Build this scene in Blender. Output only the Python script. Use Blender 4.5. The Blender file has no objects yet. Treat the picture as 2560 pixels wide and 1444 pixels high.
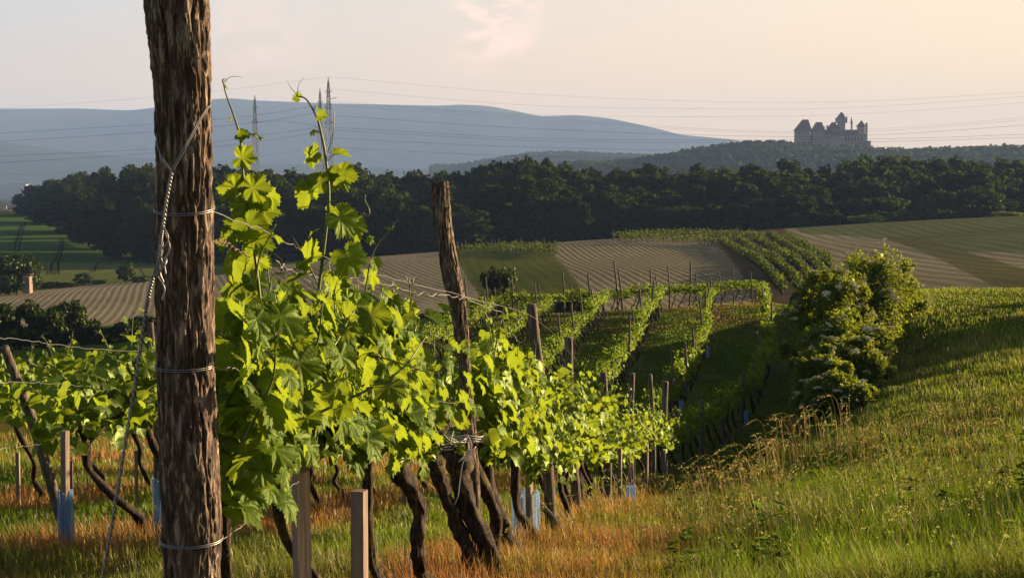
import bpy, math, random
import numpy as np
from mathutils import Vector
C = bpy.context.scene.collection
F = 3800.0; TH = math.atan(272.0/F); CT, ST = math.cos(TH), math.sin(TH)
rng = np.random.default_rng(7); random.seed(7)

# ------------------------------------------------------------------ camera, sky, sun, exposure
cam = bpy.data.objects.new('camera', bpy.data.cameras.new('camera')); C.objects.link(cam)
cam.location = (0, 0, 0); cam.rotation_euler = (math.radians(90)-TH, 0, 0)
cam.data.sensor_width = 36; cam.data.lens = 36*F/2560; cam.data.clip_start = 0.1; cam.data.clip_end = 60000
bpy.context.scene.camera = cam
cam.data.dof.use_dof = False
VEIL = 6.3
SUN_E, SUN_A = math.radians(9.8), math.radians(61)
w = bpy.data.worlds.new('World'); bpy.context.scene.world = w; w.use_nodes = True
nt = w.node_tree; nt.nodes.clear()
def wn(t, **k):
    n = nt.nodes.new(t)
    for a, b in k.items(): setattr(n, a, b)
    return n
out = wn('ShaderNodeOutputWorld'); bg = wn('ShaderNodeBackground'); bg.inputs[1].default_value = 0.06
sky = wn('ShaderNodeTexSky'); sky.sky_type = 'NISHITA'; sky.sun_disc = False
sky.sun_elevation = SUN_E; sky.sun_rotation = SUN_A; sky.altitude = 200
sky.air_density = 1.0; sky.dust_density = 1.6; sky.ozone_density = 1.0
# a thin pink cloud and faint streaks, fixed to directions of the sky
def skydir(px, py):
    v = (722-py)/F; return Vector(((px-1280)/F, CT+v*ST, -ST+v*CT)).normalized()
tc = wn('ShaderNodeTexCoord'); cl = None
def math_(op, a, b=None, c=None):
    n = wn('ShaderNodeMath', operation=op)
    for i, v in enumerate((a, b, c)):
        if v is None: continue
        if isinstance(v, (int, float)): n.inputs[i].default_value = v
        else: nt.links.new(v, n.inputs[i])
    return n.outputs[0]
mp = wn('ShaderNodeMapping'); mp.inputs[3].default_value = (16, 16, 34)
nt.links.new(tc.outputs['Generated'], mp.inputs[0])
nz = wn('ShaderNodeTexNoise'); nz.inputs['Scale'].default_value = 1.6; nz.inputs['Detail'].default_value = 7; nz.inputs['Roughness'].default_value = .6
nt.links.new(mp.outputs[0], nz.inputs['Vector'])
def blob(px, py, r):
    d = skydir(px, py); dp = wn('ShaderNodeVectorMath', operation='DISTANCE')
    nt.links.new(tc.outputs['Generated'], dp.inputs[0]); dp.inputs[1].default_value = d
    return math_('MAXIMUM', math_('SUBTRACT', 1.0, math_('DIVIDE', dp.outputs['Value'], r)), 0.0)
b = math_('ADD', math_('MULTIPLY', blob(1235, 25, .036), 1.8), math_('MULTIPLY', blob(1175, 120, .026), .7))
b = math_('ADD', b, math_('MULTIPLY', blob(640, 70, .05), .35))
cm = math_('MULTIPLY', b, math_('MULTIPLY', math_('MAXIMUM', math_('SUBTRACT', nz.outputs['Fac'], .43), 0.0), 5.0))
cm = math_('MINIMUM', cm, .8)
mixc = wn('ShaderNodeMix', data_type='RGBA', blend_type='MIX'); mixc.inputs['B'].default_value = (7.2, 4.6, 3.5, 1)
# evening sky: Nishita overhead, a peach to lilac veil of thin cloud low over the horizon
tint = wn('ShaderNodeMix', data_type='RGBA', blend_type='MULTIPLY'); tint.inputs['Factor'].default_value = 1; tint.inputs['B'].default_value = (.75, .66, .66, 1)
nt.links.new(sky.outputs[0], tint.inputs['A'])
sxyz = wn('ShaderNodeSeparateXYZ'); nt.links.new(tc.outputs['Generated'], sxyz.inputs[0])
def ramp_(f, stops):
    r_ = wn('ShaderNodeValToRGB'); nt.links.new(f, r_.inputs[0]); cr = r_.color_ramp
    while len(cr.elements) < len(stops): cr.elements.new(.5)
    for e, (p_, c_) in zip(cr.elements, stops): e.position = p_; e.color = (*c_, 1)
    return r_.outputs[0]
azf = math_('ADD', math_('MULTIPLY', sxyz.outputs[0], 1.35), .5)
low = ramp_(azf, [(.0, (.74, .48, .26)), (.5, (1.0, .60, .23)), (1.0, (1.0, .64, .26))])
high = ramp_(azf, [(.0, (.52, .52, .53)), (.5, (.76, .63, .49)), (1.0, (1.0, .73, .45))])
hf = math_('MULTIPLY', math_('MAXIMUM', sxyz.outputs[2], 0.0), 8.5); hf = math_('MINIMUM', hf, 1.0)
veil = wn('ShaderNodeMix', data_type='RGBA'); nt.links.new(hf, veil.inputs['Factor']); nt.links.new(low, veil.inputs['A']); nt.links.new(high, veil.inputs['B'])
vs = wn('ShaderNodeVectorMath', operation='SCALE'); nt.links.new(veil.outputs['Result'], vs.inputs[0]); vs.inputs['Scale'].default_value = VEIL
vf = math_('SUBTRACT', 1.0, math_('MULTIPLY', math_('SUBTRACT', math_('ABSOLUTE', sxyz.outputs[2]), .10), 3.2)); vf = math_('MINIMUM', math_('MAXIMUM', vf, 0.0), .9)
back = math_('MINIMUM', math_('MAXIMUM', math_('ADD', math_('MULTIPLY', sxyz.outputs[1], 1.5), .25), .25), 1.0); vf = math_('MULTIPLY', vf, back)
vm_ = wn('ShaderNodeMix', data_type='RGBA'); nt.links.new(vf, vm_.inputs['Factor']); nt.links.new(tint.outputs['Result'], vm_.inputs['A']); nt.links.new(vs.outputs[0], vm_.inputs['B'])
nt.links.new(cm, mixc.inputs['Factor']); nt.links.new(vm_.outputs['Result'], mixc.inputs['A'])
nt.links.new(mixc.outputs['Result'], bg.inputs[0]); nt.links.new(bg.outputs[0], out.inputs[0])

S = Vector((math.cos(SUN_E)*math.sin(SUN_A), math.cos(SUN_E)*math.cos(SUN_A), math.sin(SUN_E)))
sl = bpy.data.lights.new('sun', 'SUN'); sl.energy = 5.0; sl.angle = math.radians(.6); sl.color = (1, .72, .44)
so = bpy.data.objects.new('sun', sl); C.objects.link(so); so.rotation_euler = S.to_track_quat('Z', 'Y').to_euler()
so.location = (60, 20, 60)
sc = bpy.context.scene
sc.view_settings.view_transform = 'Standard'; sc.view_settings.look = 'None'
sc.view_settings.exposure = 1.9; sc.view_settings.gamma = 1; sc.view_settings.use_curve_mapping = False
sc.render.engine = 'CYCLES'
sc.cycles.max_bounces = 6; sc.cycles.diffuse_bounces = 2; sc.cycles.glossy_bounces = 1; sc.cycles.transmission_bounces = 4
sc.cycles.volume_bounces = 0; sc.cycles.transparent_max_bounces = 8
sc.cycles.use_denoising = True; sc.cycles.caustics_reflective = False; sc.cycles.caustics_refractive = False

# ------------------------------------------------------------------ helpers
def W(px, py, d):
    v = (722-py)/F; k = d/(CT+v*ST)
    return np.array(((px-1280)/F*k, d, (-ST+v*CT)*k))
def PX(x, y): return 1280+F*x/y*CT          # close enough for classification
def mesh(name, V, faces, mat, parent=None, smooth=True, attrs=None, loc=None):
    """faces: list of int arrays (n,k)"""
    V = np.asarray(V, np.float32); me = bpy.data.meshes.new(name)
    faces = [np.asarray(f, np.int32) for f in faces if len(f)]
    me.vertices.add(len(V)); me.vertices.foreach_set('co', V.ravel())
    idx = np.concatenate([f.ravel() for f in faces]); tot = np.concatenate([np.full(len(f), f.shape[1], np.int32) for f in faces])
    me.loops.add(len(idx)); me.loops.foreach_set('vertex_index', idx)
    me.polygons.add(len(tot)); st = np.zeros(len(tot), np.int32); st[1:] = np.cumsum(tot)[:-1]
    me.polygons.foreach_set('loop_start', st); me.polygons.foreach_set('loop_total', tot)
    me.polygons.foreach_set('use_smooth', np.full(len(tot), smooth, bool))
    for k, a in (attrs or {}).items():
        a = np.asarray(a, np.float32)
        if a.ndim == 1: at = me.attributes.new(k, 'FLOAT', 'POINT'); at.data.foreach_set('value', a)
        else: at = me.attributes.new(k, 'FLOAT_VECTOR', 'POINT'); at.data.foreach_set('vector', a.ravel())
    me.update(calc_edges=True)
    me.materials.append(mat)
    o = bpy.data.objects.new(name, me); C.objects.link(o)
    if parent: o.parent = parent
    if loc is not None: o.location = loc
    return o
def tag(o, label=None, cat=None, group=None, kind=None):
    for k, v in (('label', label), ('category', cat), ('group', group), ('kind', kind)):
        if v: o[k] = v
    return o
def empty(name, loc, label, cat, group=None, rz=0):
    o = bpy.data.objects.new(name, None); C.objects.link(o); o.location = [float(v) for v in loc]; o.rotation_euler = (0, 0, rz)
    o.empty_display_size = .1
    return tag(o, label, cat, group)
class MB:
    def __init__(s): s.V = []; s.F = {}; s.n = 0; s.A = []
    def add(s, V, faces, attr=None):
        V = np.asarray(V, float)
        for f in faces:
            f = np.asarray(f, np.int64)
            if len(f): s.F.setdefault(f.shape[1], []).append(f+s.n)
        s.V.append(V); s.n += len(V)
        if attr is not None: s.A.append(attr)
    def build(s, name, mat, parent=None, smooth=True, loc=None, aname='la'):
        if not s.n: return None
        at = {aname: np.concatenate(s.A)} if s.A else None
        return mesh(name, np.concatenate(s.V), [np.concatenate(f) for f in s.F.values()], mat, parent, smooth, at, loc)
def box(mb, c, s, rz=0, top=1.0):
    x, y, z = s[0]/2, s[1]/2, s[2]/2; P = []
    for dz, k in ((-z, 1), (z, top)):
        for dx, dy in ((-x, -y), (x, -y), (x, y), (-x, y)):
            a, b_ = dx*k, dy*k; P.append((c[0]+a*math.cos(rz)-b_*math.sin(rz), c[1]+a*math.sin(rz)+b_*math.cos(rz), c[2]+dz))
    mb.add(P, [[(3, 2, 1, 0), (4, 5, 6, 7), (0, 1, 5, 4), (1, 2, 6, 5), (2, 3, 7, 6), (3, 0, 4, 7)]])
def smoothpath(P, n):
    P = np.asarray(P, float); m = len(P)
    if m < 3:
        t = np.linspace(0, 1, n)[:, None]; return P[0]*(1-t)+P[-1]*t
    Q = np.vstack([2*P[0]-P[1], P, 2*P[-1]-P[-2]]); out_ = []
    for t in np.linspace(0, m-1, n):
        i = min(int(t), m-2); u = t-i; a, b_, c, d = Q[i], Q[i+1], Q[i+2], Q[i+3]
        out_.append(.5*((2*b_)+(-a+c)*u+(2*a-5*b_+4*c-d)*u*u+(-a+3*b_-3*c+d)*u**3))
    return np.array(out_)
def tube(mb, P, R, k=8, disp=None, cap=True):
    P = np.asarray(P, float); n = len(P); R = np.interp(np.linspace(0, 1, n), np.linspace(0, 1, len(np.atleast_1d(R))), np.atleast_1d(R))
    T = np.gradient(P, axis=0); T /= np.linalg.norm(T, axis=1)[:, None]+1e-12
    u = np.cross(T[0], (0, 0, 1.0)); u = u if np.linalg.norm(u) > .05 else np.cross(T[0], (1.0, 0, 0)); u /= np.linalg.norm(u)
    V = []
    ang = np.arange(k)*2*math.pi/k
    for i in range(n):
        u = u-T[i]*u.dot(T[i]); u /= np.linalg.norm(u)+1e-12; v = np.cross(T[i], u)
        r = np.full(k, R[i])
        if disp is not None: r = r*(1+disp[i])
        V.append(P[i]+(np.cos(ang)*r)[:, None]*u+(np.sin(ang)*r)[:, None]*v)
    V = np.concatenate(V); i = np.arange(n-1)[:, None]; j = np.arange(k)[None]; j2 = (j+1) % k
    q = np.stack([i*k+j, i*k+j2, (i+1)*k+j2, (i+1)*k+j], -1).reshape(-1, 4)
    fs = [q]
    if cap:
        V = np.vstack([V, P[0], P[-1]]); a = n*k
        jj = np.arange(k); fs.append(np.concatenate([np.stack([(jj+1) % k, jj, np.full(k, a)], -1), np.stack([(n-1)*k+jj, (n-1)*k+(jj+1) % k, np.full(k, a+1)], -1)]))
    mb.add(V, fs)
def hash3(i, j, k, s=0):
    n = (i*374761393+j*668265263+k*2147483647+s*974634777) & 0xFFFFFFFF
    n = ((n ^ (n >> 13))*1274126177) & 0xFFFFFFFF; n = ((n ^ (n >> 16))*2246822519) & 0xFFFFFFFF
    return ((n ^ (n >> 15)) & 0xFFFFFF)/float(0xFFFFFF)
def noise(x, y, z=0, s=0):
    x, y, z = np.broadcast_arrays(np.asarray(x, float), np.asarray(y, float), np.asarray(z, float))
    xi, yi, zi = [np.floor(a).astype(np.int64) for a in (x, y, z)]; xf, yf, zf = x-xi, y-yi, z-zi
    xf, yf, zf = [a*a*(3-2*a) for a in (xf, yf, zf)]; r = 0
    for a in (0, 1):
        for b_ in (0, 1):
            for c in (0, 1):
                r = r+hash3(xi+a, yi+b_, zi+c, s)*(xf if a else 1-xf)*(yf if b_ else 1-yf)*(zf if c else 1-zf)
    return r*2-1
def fbm(x, y, z=0, o=4, s=0):
    r = 0; a = 1; f = 1
    for i in range(o): r = r+a*noise(x*f, y*f, z*f if not np.isscalar(z) or z else 0, s+i); a *= .5; f *= 2.03
    return r
def sstep(a, b_, x): t = np.clip((x-a)/(b_-a), 0, 1); return t*t*(3-2*t)
def lowname(n):
    ones = ['', 'first', 'second', 'third', 'fourth', 'fifth', 'sixth', 'seventh', 'eighth', 'ninth', 'tenth', 'eleventh', 'twelfth', 'thirteenth', 'fourteenth', 'fifteenth', 'sixteenth', 'seventeenth', 'eighteenth', 'nineteenth']
    tens = {2: 'twent', 3: 'thirt', 4: 'fort', 5: 'fift', 6: 'sixt', 7: 'sevent', 8: 'eight', 9: 'ninet'}
    if n < 20: return ones[n]
    t, o = divmod(n, 10)
    return tens[t]+('ieth' if o == 0 else 'y-'+ones[o])

# ------------------------------------------------------------------ materials
def M(name):
    m = bpy.data.materials.new(name); m.use_nodes = True; m.node_tree.nodes.clear(); return m, m.node_tree
class NT:
    def __init__(s, name):
        s.m, s.t = M(name); s.out = s.t.nodes.new('ShaderNodeOutputMaterial')
    def n(s, t, ins=None, **k):
        nd = s.t.nodes.new(t)
        for a, b_ in k.items(): setattr(nd, a, b_)
        for a, v in (ins or {}).items(): s.set(nd.inputs[a], v)
        return nd
    def set(s, sock, v):
        if isinstance(v, bpy.types.NodeSocket): s.t.links.new(v, sock)
        elif isinstance(v, bpy.types.Node): s.t.links.new(v.outputs[0], sock)
        else: sock.default_value = v
    def math(s, op, a, b_=0.0, clamp=False):
        nd = s.n('ShaderNodeMath', {0: a, 1: b_}, operation=op); nd.use_clamp = clamp; return nd.outputs[0]
    def mix(s, f, a, b_, blend='MIX'):
        nd = s.n('ShaderNodeMix', data_type='RGBA', blend_type=blend); s.set(nd.inputs['Factor'], f)
        s.set(nd.inputs['A'], a if not isinstance(a, tuple) else (*a, 1)[:4]); s.set(nd.inputs['B'], b_ if not isinstance(b_, tuple) else (*b_, 1)[:4]); return nd.outputs['Result']
    def ramp(s, f, stops):
        nd = s.n('ShaderNodeValToRGB', {0: f}); cr = nd.color_ramp
        while len(cr.elements) < len(stops): cr.elements.new(.5)
        for e, (p, c) in zip(cr.elements, stops): e.position = p; e.color = (*c, 1)
        return nd.outputs[0]
    def noise(s, scale, detail=4, rough=.55, vec=None, dist=0):
        nd = s.n('ShaderNodeTexNoise'); nd.inputs['Scale'].default_value = scale; nd.inputs['Detail'].default_value = detail
        nd.inputs['Roughness'].default_value = rough; nd.inputs['Distortion'].default_value = dist
        if vec is not None: s.set(nd.inputs['Vector'], vec)
        return nd.outputs['Fac']
    def obj(s, sc=(1, 1, 1)):
        tc_ = s.n('ShaderNodeTexCoord'); mp_ = s.n('ShaderNodeMapping', {0: tc_.outputs['Object']}); mp_.inputs[3].default_value = sc; return mp_.outputs[0]
    def bump(s, h, st=.5, dist=.01):
        return s.n('ShaderNodeBump', {'Strength': st, 'Distance': dist, 'Height': h}).outputs[0]
    def surf(s, sh): s.set(s.out.inputs[0], sh); return s.m

KA = .56
def foliage_mat(name, c1, c2, t1, under=None, gloss=.12, rough=.42, tw=.45, vein=False, ow=.2):
    n = NT(name); c1, c2, t1 = [tuple(v*KA for v in c) for c in (c1, c2, t1)]; under = under and tuple(v*KA for v in under)
    at = n.n('ShaderNodeAttribute', attribute_name='la'); sep = n.n('ShaderNodeSeparateXYZ', {0: at.outputs['Vector']})
    r = sep.outputs[2]
    oi = n.n('ShaderNodeObjectInfo').outputs['Random']
    rr = n.math('ADD', n.math('MULTIPLY', r, 1-ow), n.math('MULTIPLY', oi, ow))
    col = n.mix(rr, c1, c2); nrm = None
    tcol = n.mix(rr, tuple(v*.8 for v in t1), tuple(min(1, v*1.2) for v in t1))
    if vein:
        x, y = sep.outputs[0], sep.outputs[1]
        ax = n.math('ABSOLUTE', x); best = ax
        for a in (50, 108):
            ca, sa = math.cos(math.radians(a)), math.sin(math.radians(a))
            dl = n.math('ABSOLUTE', n.math('SUBTRACT', n.math('MULTIPLY', ax, ca), n.math('MULTIPLY', y, sa)))
            best = n.math('MINIMUM', best, dl)
        # side veins run slantwise off the midribs
        sv = n.math('ABSOLUTE', n.math('SINE', n.math('ADD', n.math('MULTIPLY', y, 17.0), n.math('MULTIPLY', ax, -19.0))))
        m1 = n.math('SUBTRACT', 1.0, n.math('MULTIPLY', best, 45.0), True)
        m2 = n.math('MULTIPLY', n.math('SUBTRACT', 1.0, n.math('MULTIPLY', sv, 5.0), True), .3)
        vm = n.math('MAXIMUM', m1, m2)
        col = n.mix(n.math('MULTIPLY', vm, .55), col, (.22, .30, .08)); tcol = n.mix(n.math('MULTIPLY', vm, .35), tcol, (.5, .6, .12))
        nn = n.noise(9, 2, .5, at.outputs['Vector'])
        h = n.math('ADD', n.math('MULTIPLY', sv, .25), n.math('ADD', n.math('MINIMUM', n.math('MULTIPLY', best, 8.0), 1.0), nn))
        nrm = n.bump(h, .4, .003)
    geo = n.n('ShaderNodeNewGeometry')
    if under: col = n.mix(geo.outputs['Backfacing'], col, under)
    d = n.n('ShaderNodeBsdfDiffuse', {'Color': col}); t = n.n('ShaderNodeBsdfTranslucent', {'Color': tcol})
    g = n.n('ShaderNodeBsdfGlossy', {'Color': (.74, .95, .42, 1), 'Roughness': rough})
    if nrm is not None:
        for q in (d, g): n.set(q.inputs['Normal'], nrm)
    a = n.n('ShaderNodeMixShader', {0: tw, 1: d, 2: t}); fr = n.n('ShaderNodeFresnel', {0: 1.4})
    gw = n.math('ADD', n.math('MULTIPLY', fr, gloss*.35), gloss*.22)
    return n.surf(n.n('ShaderNodeMixShader', {0: gw, 1: a, 2: g}).outputs[0])
MAT = {}
MAT['vine'] = foliage_mat('vine_leaf', (.035, .10, .010), (.14, .22, .010), (.48, .64, .03), under=(.10, .16, .02), gloss=.09, rough=.5, tw=.52, vein=True)
MAT['vine_far'] = foliage_mat('vine_leaf_far', (.05, .12, .008), (.11, .18, .012), (.36, .50, .03), under=(.08, .13, .02), gloss=.04, rough=.45, tw=.5)
MAT['vine_hill'] = foliage_mat('vine_leaf_hill', (.03, .07, .008), (.07, .11, .012), (.22, .30, .02), gloss=.02, rough=.6, tw=.4)
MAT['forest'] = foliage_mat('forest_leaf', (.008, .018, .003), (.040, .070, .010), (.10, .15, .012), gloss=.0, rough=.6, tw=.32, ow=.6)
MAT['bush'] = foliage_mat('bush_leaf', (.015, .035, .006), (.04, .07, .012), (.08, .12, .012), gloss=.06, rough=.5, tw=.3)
MAT['elder'] = foliage_mat('elder_leaf', (.05, .11, .008), (.16, .22, .015), (.50, .58, .03), gloss=.10, rough=.5, tw=.42)
MAT['bush_green'] = foliage_mat('weed_leaf', (.06, .13, .012), (.13, .21, .02), (.22, .34, .03), gloss=.05, rough=.5, tw=.4)
MAT['wood'] = foliage_mat('distant_leaf', (.03, .055, .014), (.07, .095, .022), (.09, .13, .02), gloss=.02, rough=.6, tw=.25)
def attr_mat(name, tw=.45, gloss=.025):
    n = NT(name); at = n.n('ShaderNodeAttribute', attribute_name='la')
    d = n.n('ShaderNodeBsdfDiffuse', {'Color': at.outputs['Color']}); t = n.n('ShaderNodeBsdfTranslucent', {'Color': n.mix(1.0, at.outputs['Color'], (1.7, 1.6, 1.0), 'MULTIPLY')})
    g = n.n('ShaderNodeBsdfGlossy', {'Color': (1, .95, .8, 1), 'Roughness': .45})
    a = n.n('ShaderNodeMixShader', {0: tw, 1: d, 2: t})
    return n.surf(n.n('ShaderNodeMixShader', {0: gloss, 1: a, 2: g}).outputs[0])
MAT['grass'] = attr_mat('grass_blade')
def bark_mat(name, c1, c2, c3, sc=(60, 60, 9), st=.9, dist=.006, moss=None):
    c1, c2, c3 = [tuple(v*.72 for v in c) for c in (c1, c2, c3)]
    n = NT(name); v = n.obj(sc); a = n.noise(1, 6, .65, v, .6); b_ = n.noise(4, 4, .6, n.obj((30, 30, 8)))
    col = n.ramp(a, [(.33, c1), (.5, c2), (.68, c3)]); col = n.mix(n.math('MULTIPLY', b_, .5), col, tuple(x*.45 for x in c2))
    if moss:
        mm = n.math('MULTIPLY', n.math('SUBTRACT', n.noise(14, 4, .6, n.obj()), .54), 9.0, True); col = n.mix(mm, col, moss)
    h = n.math('ADD', a, n.math('MULTIPLY', n.noise(2.2, 4, .7, v), .5))
    p = n.n('ShaderNodeBsdfPrincipled', {'Base Color': col, 'Roughness': .85, 'Normal': n.bump(h, st, dist)}); p.inputs['Specular IOR Level'].default_value = .2
    return n.surf(p.outputs[0])
MAT['post'] = bark_mat('old_post_bark', (.03, .02, .014), (.16, .11, .075), (.80, .62, .44), (80, 80, 14), 1.0, .010)
MAT['post2'] = bark_mat('weathered_post', (.05, .04, .03), (.17, .135, .10), (.40, .33, .25), (60, 60, 5), .8, .004)
MAT['trunk'] = bark_mat('vine_bark', (.010, .007, .005), (.045, .030, .021), (.20, .135, .09), (60, 60, 12), 1.0, .012, moss=(.09, .075, .012))
MAT['treebark'] = bark_mat('tree_bark', (.03, .024, .018), (.07, .055, .04), (.12, .095, .07), (8, 8, 2), .6, .02)
MAT['stake'] = bark_mat('square_stake', (.20, .15, .11), (.34, .26, .19), (.46, .37, .28), (40, 40, 2), .3, .002)
MAT['endgrain'] = bark_mat('end_grain', (.20, .14, .09), (.36, .27, .18), (.48, .38, .27), (80, 80, 80), .5, .002)
def plain(name, c, rough=.6, metal=0, spec=.4, var=.25, sc=20, bump=0):
    c = tuple(v*.7 for v in c)
    n = NT(name); a = n.noise(sc, 4, .6, n.obj()); col = n.mix(a, tuple(v*(1-var) for v in c), tuple(min(1, v*(1+var)) for v in c))
    p = n.n('ShaderNodeBsdfPrincipled', {'Base Color': col, 'Roughness': rough, 'Metallic': metal}); p.inputs['Specular IOR Level'].default_value = spec
    if bump: n.set(p.inputs['Normal'], n.bump(a, bump, .01))
    return n.surf(p.outputs[0])
MAT['wire'] = plain('galvanised_wire', (.34, .33, .32), .42, .7, .5, .3, 60)
MAT['rust'] = plain('rusty_wire', (.16, .10, .07), .6, .5, .4, .4, 60)
MAT['twine'] = plain('white_twine', (.72, .70, .68), .6, 0, .4, .1, 60)
MAT['shoot'] = plain('green_shoot', (.17, .22, .04), .5, 0, .4, .3, 30)
MAT['cane'] = plain('brown_cane', (.12, .065, .035), .6, 0, .3, .4, 30)
MAT['umbel'] = plain('elder_blossom', (1.0, .93, .62), .8, 0, .1, .2, 20)
MAT['steel'] = plain('pylon_steel', (.16, .16, .17), .6, .3, .3, .1, .5)
MAT['cable'] = plain('power_cable', (.10, .10, .11), .7, .2, .2, .1, .1)
MAT['wall'] = plain('castle_stone', (.40, .33, .26), .9, 0, .1, .25, .25)
MAT['roof'] = plain('castle_roof_tile', (.17, .085, .055), .85, 0, .1, .3, .3)
MAT['window'] = plain('dark_window', (.03, .03, .035), .4, 0, .4, .2, 2)
MAT['white'] = plain('white_sheet_wall', (.72, .72, .72), .7, 0, .2, .05, .05)
MAT['render'] = plain('pale_plaster', (.62, .54, .40), .85, 0, .1, .08, .1)
MAT['redroof'] = plain('red_roof_tile', (.34, .10, .06), .8, 0, .1, .15, .1)
n = NT('blue_net'); g_ = n.n('ShaderNodeTexCoord'); v_ = n.n('ShaderNodeMapping', {0: g_.outputs['Object']}); v_.inputs[3].default_value = (1, 1, 1)
sp = n.n('ShaderNodeSeparateXYZ', {0: v_.outputs[0]}); k_ = 260.0
qa = n.math('SINE', n.math('MULTIPLY', n.math('ADD', sp.outputs[0], sp.outputs[2]), k_)); qb = n.math('SINE', n.math('MULTIPLY', n.math('SUBTRACT', sp.outputs[0], sp.outputs[2]), k_))
hole = n.math('GREATER_THAN', n.math('MULTIPLY', qa, qb), .15)
hole = n.math('MULTIPLY', hole, .85)
pb = n.n('ShaderNodeBsdfDiffuse', {'Color': n.mix(n.noise(6, 3, .5, n.obj()), (.10, .24, .48), (.30, .42, .60))}); pt = n.n('ShaderNodeBsdfTranslucent', {'Color': (.2, .34, .55, 1)})
MAT['net'] = n.surf(n.n('ShaderNodeMixShader', {0: hole, 1: n.n('ShaderNodeMixShader', {0: .45, 1: pb, 2: pt}).outputs[0], 2: n.n('ShaderNodeBsdfTransparent').outputs[0]}).outputs[0])

# ------------------------------------------------------------------ terrain
ROWA = np.array([(1.5, -.90), (3.3, -.69), (8.2, -.2), (12.5, .33), (17, .75), (21.5, 1.36), (26, 2.1), (31, 3.2), (35, 4.2), (40, 5.6), (47, 7.5), (55, 9.3), (65, 11.1), (75, 12.5), (84, 13.9), (95, 15.5)])
def XA(d): return np.interp(d, ROWA[:, 0], ROWA[:, 1])
def OFF(d): return np.interp(d, [0, 12, 20, 30, 38, 42, 47, 55, 67], [2.9, 2.9, 2.6, 2.0, 1.75, 1.9, 2.3, 2.6, 2.8])   # spacing of the rows
CP = [W(*p) for p in [
 (1190,1465,8.2),(1380,1390,12.5),(1450,1300,17),(1520,1275,21.5),(1590,1245,26),(1680,1205,31),(1740,1170,35),(1820,1110,40),(1890,1040,47),(1925,960,55),(1930,870,65),(1915,800,75),(1900,768,84),
 (2560,1444,6),(1700,1444,6.4),(1280,1444,8),(2000,1444,6.2),(400,1444,9),(0,1444,9.5),(300,1360,11),(0,1240,14.5),(400,1230,15.5),(-300,1300,12),
 (1700,1262,12),(1850,1175,15),(1950,1095,20),(2000,1062,26),(2080,1060,27.5),(2020,900,45),(2000,765,75),
 (1960,1040,44),(1965,900,58),(1965,785,78),(2150,850,45),(2560,1100,12.9),(2560,900,25),(2300,1000,20),(2300,850,35),(2560,800,37),(2300,712,60),(2560,703,60),(3200,700,60),(2150,730,62),
 (2300,1200,11),(2000,1255,10.3),(3200,1100,12.5),(3200,850,32),
 (2300,765,105),(2560,765,105),(3200,765,105),(2000,810,110),
 (2400,700,150),(2400,640,210),(2300,592,280),(2560,592,240),(2560,540,340),(2100,566,320),(2100,640,230),(2100,705,165),(1900,588,305),(1900,700,175),(1700,593,300),(1700,755,148),(1700,660,210),(1530,600,290),(1530,755,148),(1530,670,205),(1400,613,285),(1400,745,158),(1150,632,275),(1200,762,150),(1260,680,215),
 (1050,642,265),(870,660,258),(530,705,240),(530,790,170),(870,780,160),(200,725,240),(0,740,235),(-400,745,235),(300,797,168),(0,800,170),
 (0,725,262),(300,706,268),(150,660,330),(200,690,290),(0,540,620),(380,664,325),(90,532,645),(-400,545,600),(3200,540,340),
 (1200,800,84),(1500,792,88),(1750,778,90),(900,815,86),(1530,830,74),(1650,1000,48),(1550,900,60),(1450,1050,40),(1050,1235,18.5),(1250,1150,28),
 (100,1000,40),(100,905,75),(300,893,80),(700,960,50),(1100,870,68),(-400,1000,40),(-400,900,78),
]]
CP += [np.array(p) for p in [(0,.5,-1.68),(-2,1,-1.78),(2,1,-1.58),(-.69,3.3,-1.78),(1.0,3.2,-1.63),(-.3,6,-2.0),(-1.6,4,-1.95),(-2.5,6,-2.15),(2.6,4,-1.53)]]
def pol(px, d, z): return W(px, 450, d)*np.array([1, 1, 0])+np.array([0, 0, z])
for px in (-400, 200, 700, 1200, 1600): CP.append(pol(px, 112, -11.2))
for px, z in ((500,-21),(900,-20),(1300,-18),(1700,-16),(2100,-15),(2600,-11.5),(3200,-12)): CP.append(pol(px, 400, z))
for px, z in ((-400,-20),(100,-20),(600,-30),(1200,-30),(1800,-28),(2400,-24),(3200,-24)): CP.append(pol(px, 800, z))
for d in (1500, 4000, 9600):
    for px in (-400, 400, 1200, 2000, 3200): CP.append(pol(px, d, -37))
CP = np.array(CP)
def uv_(x, y): return np.clip(np.arctan2(x, y), -.62, .62), np.log(np.maximum(np.hypot(x, y), .4))
U0, V0 = uv_(CP[:, 0], CP[:, 1]); c2 = .12**2
A_ = np.sqrt((U0[:, None]-U0)**2+(V0[:, None]-V0)**2+c2); nP = len(CP)
A_ = np.block([[A_-np.eye(nP)*.0005, np.ones((nP, 1))], [np.ones((1, nP)), np.zeros((1, 1))]])
WT = np.linalg.solve(A_, np.append(CP[:, 2], 0))
def H(x, y):
    x = np.asarray(x, float); y = np.asarray(y, float); sh = np.broadcast(x, y).shape
    x = np.broadcast_to(x, sh).ravel(); y = np.broadcast_to(y, sh).ravel(); o = np.empty(len(x))
    for i in range(0, len(x), 20000):
        u, v = uv_(x[i:i+20000], y[i:i+20000])
        o[i:i+20000] = np.sqrt((u[:, None]-U0)**2+(v[:, None]-V0)**2+c2)@WT[:-1]+WT[-1]
    th = np.abs(np.arctan2(x, y)); r = np.hypot(x, y); ww = sstep(.8, 2.6, th)
    o = o*(1-ww)+ww*(-1.75-.02*r-.0)*1.0 if False else o*(1-ww)+ww*np.maximum(-1.75-.03*r, -35)
    return o.reshape(sh)
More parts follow.
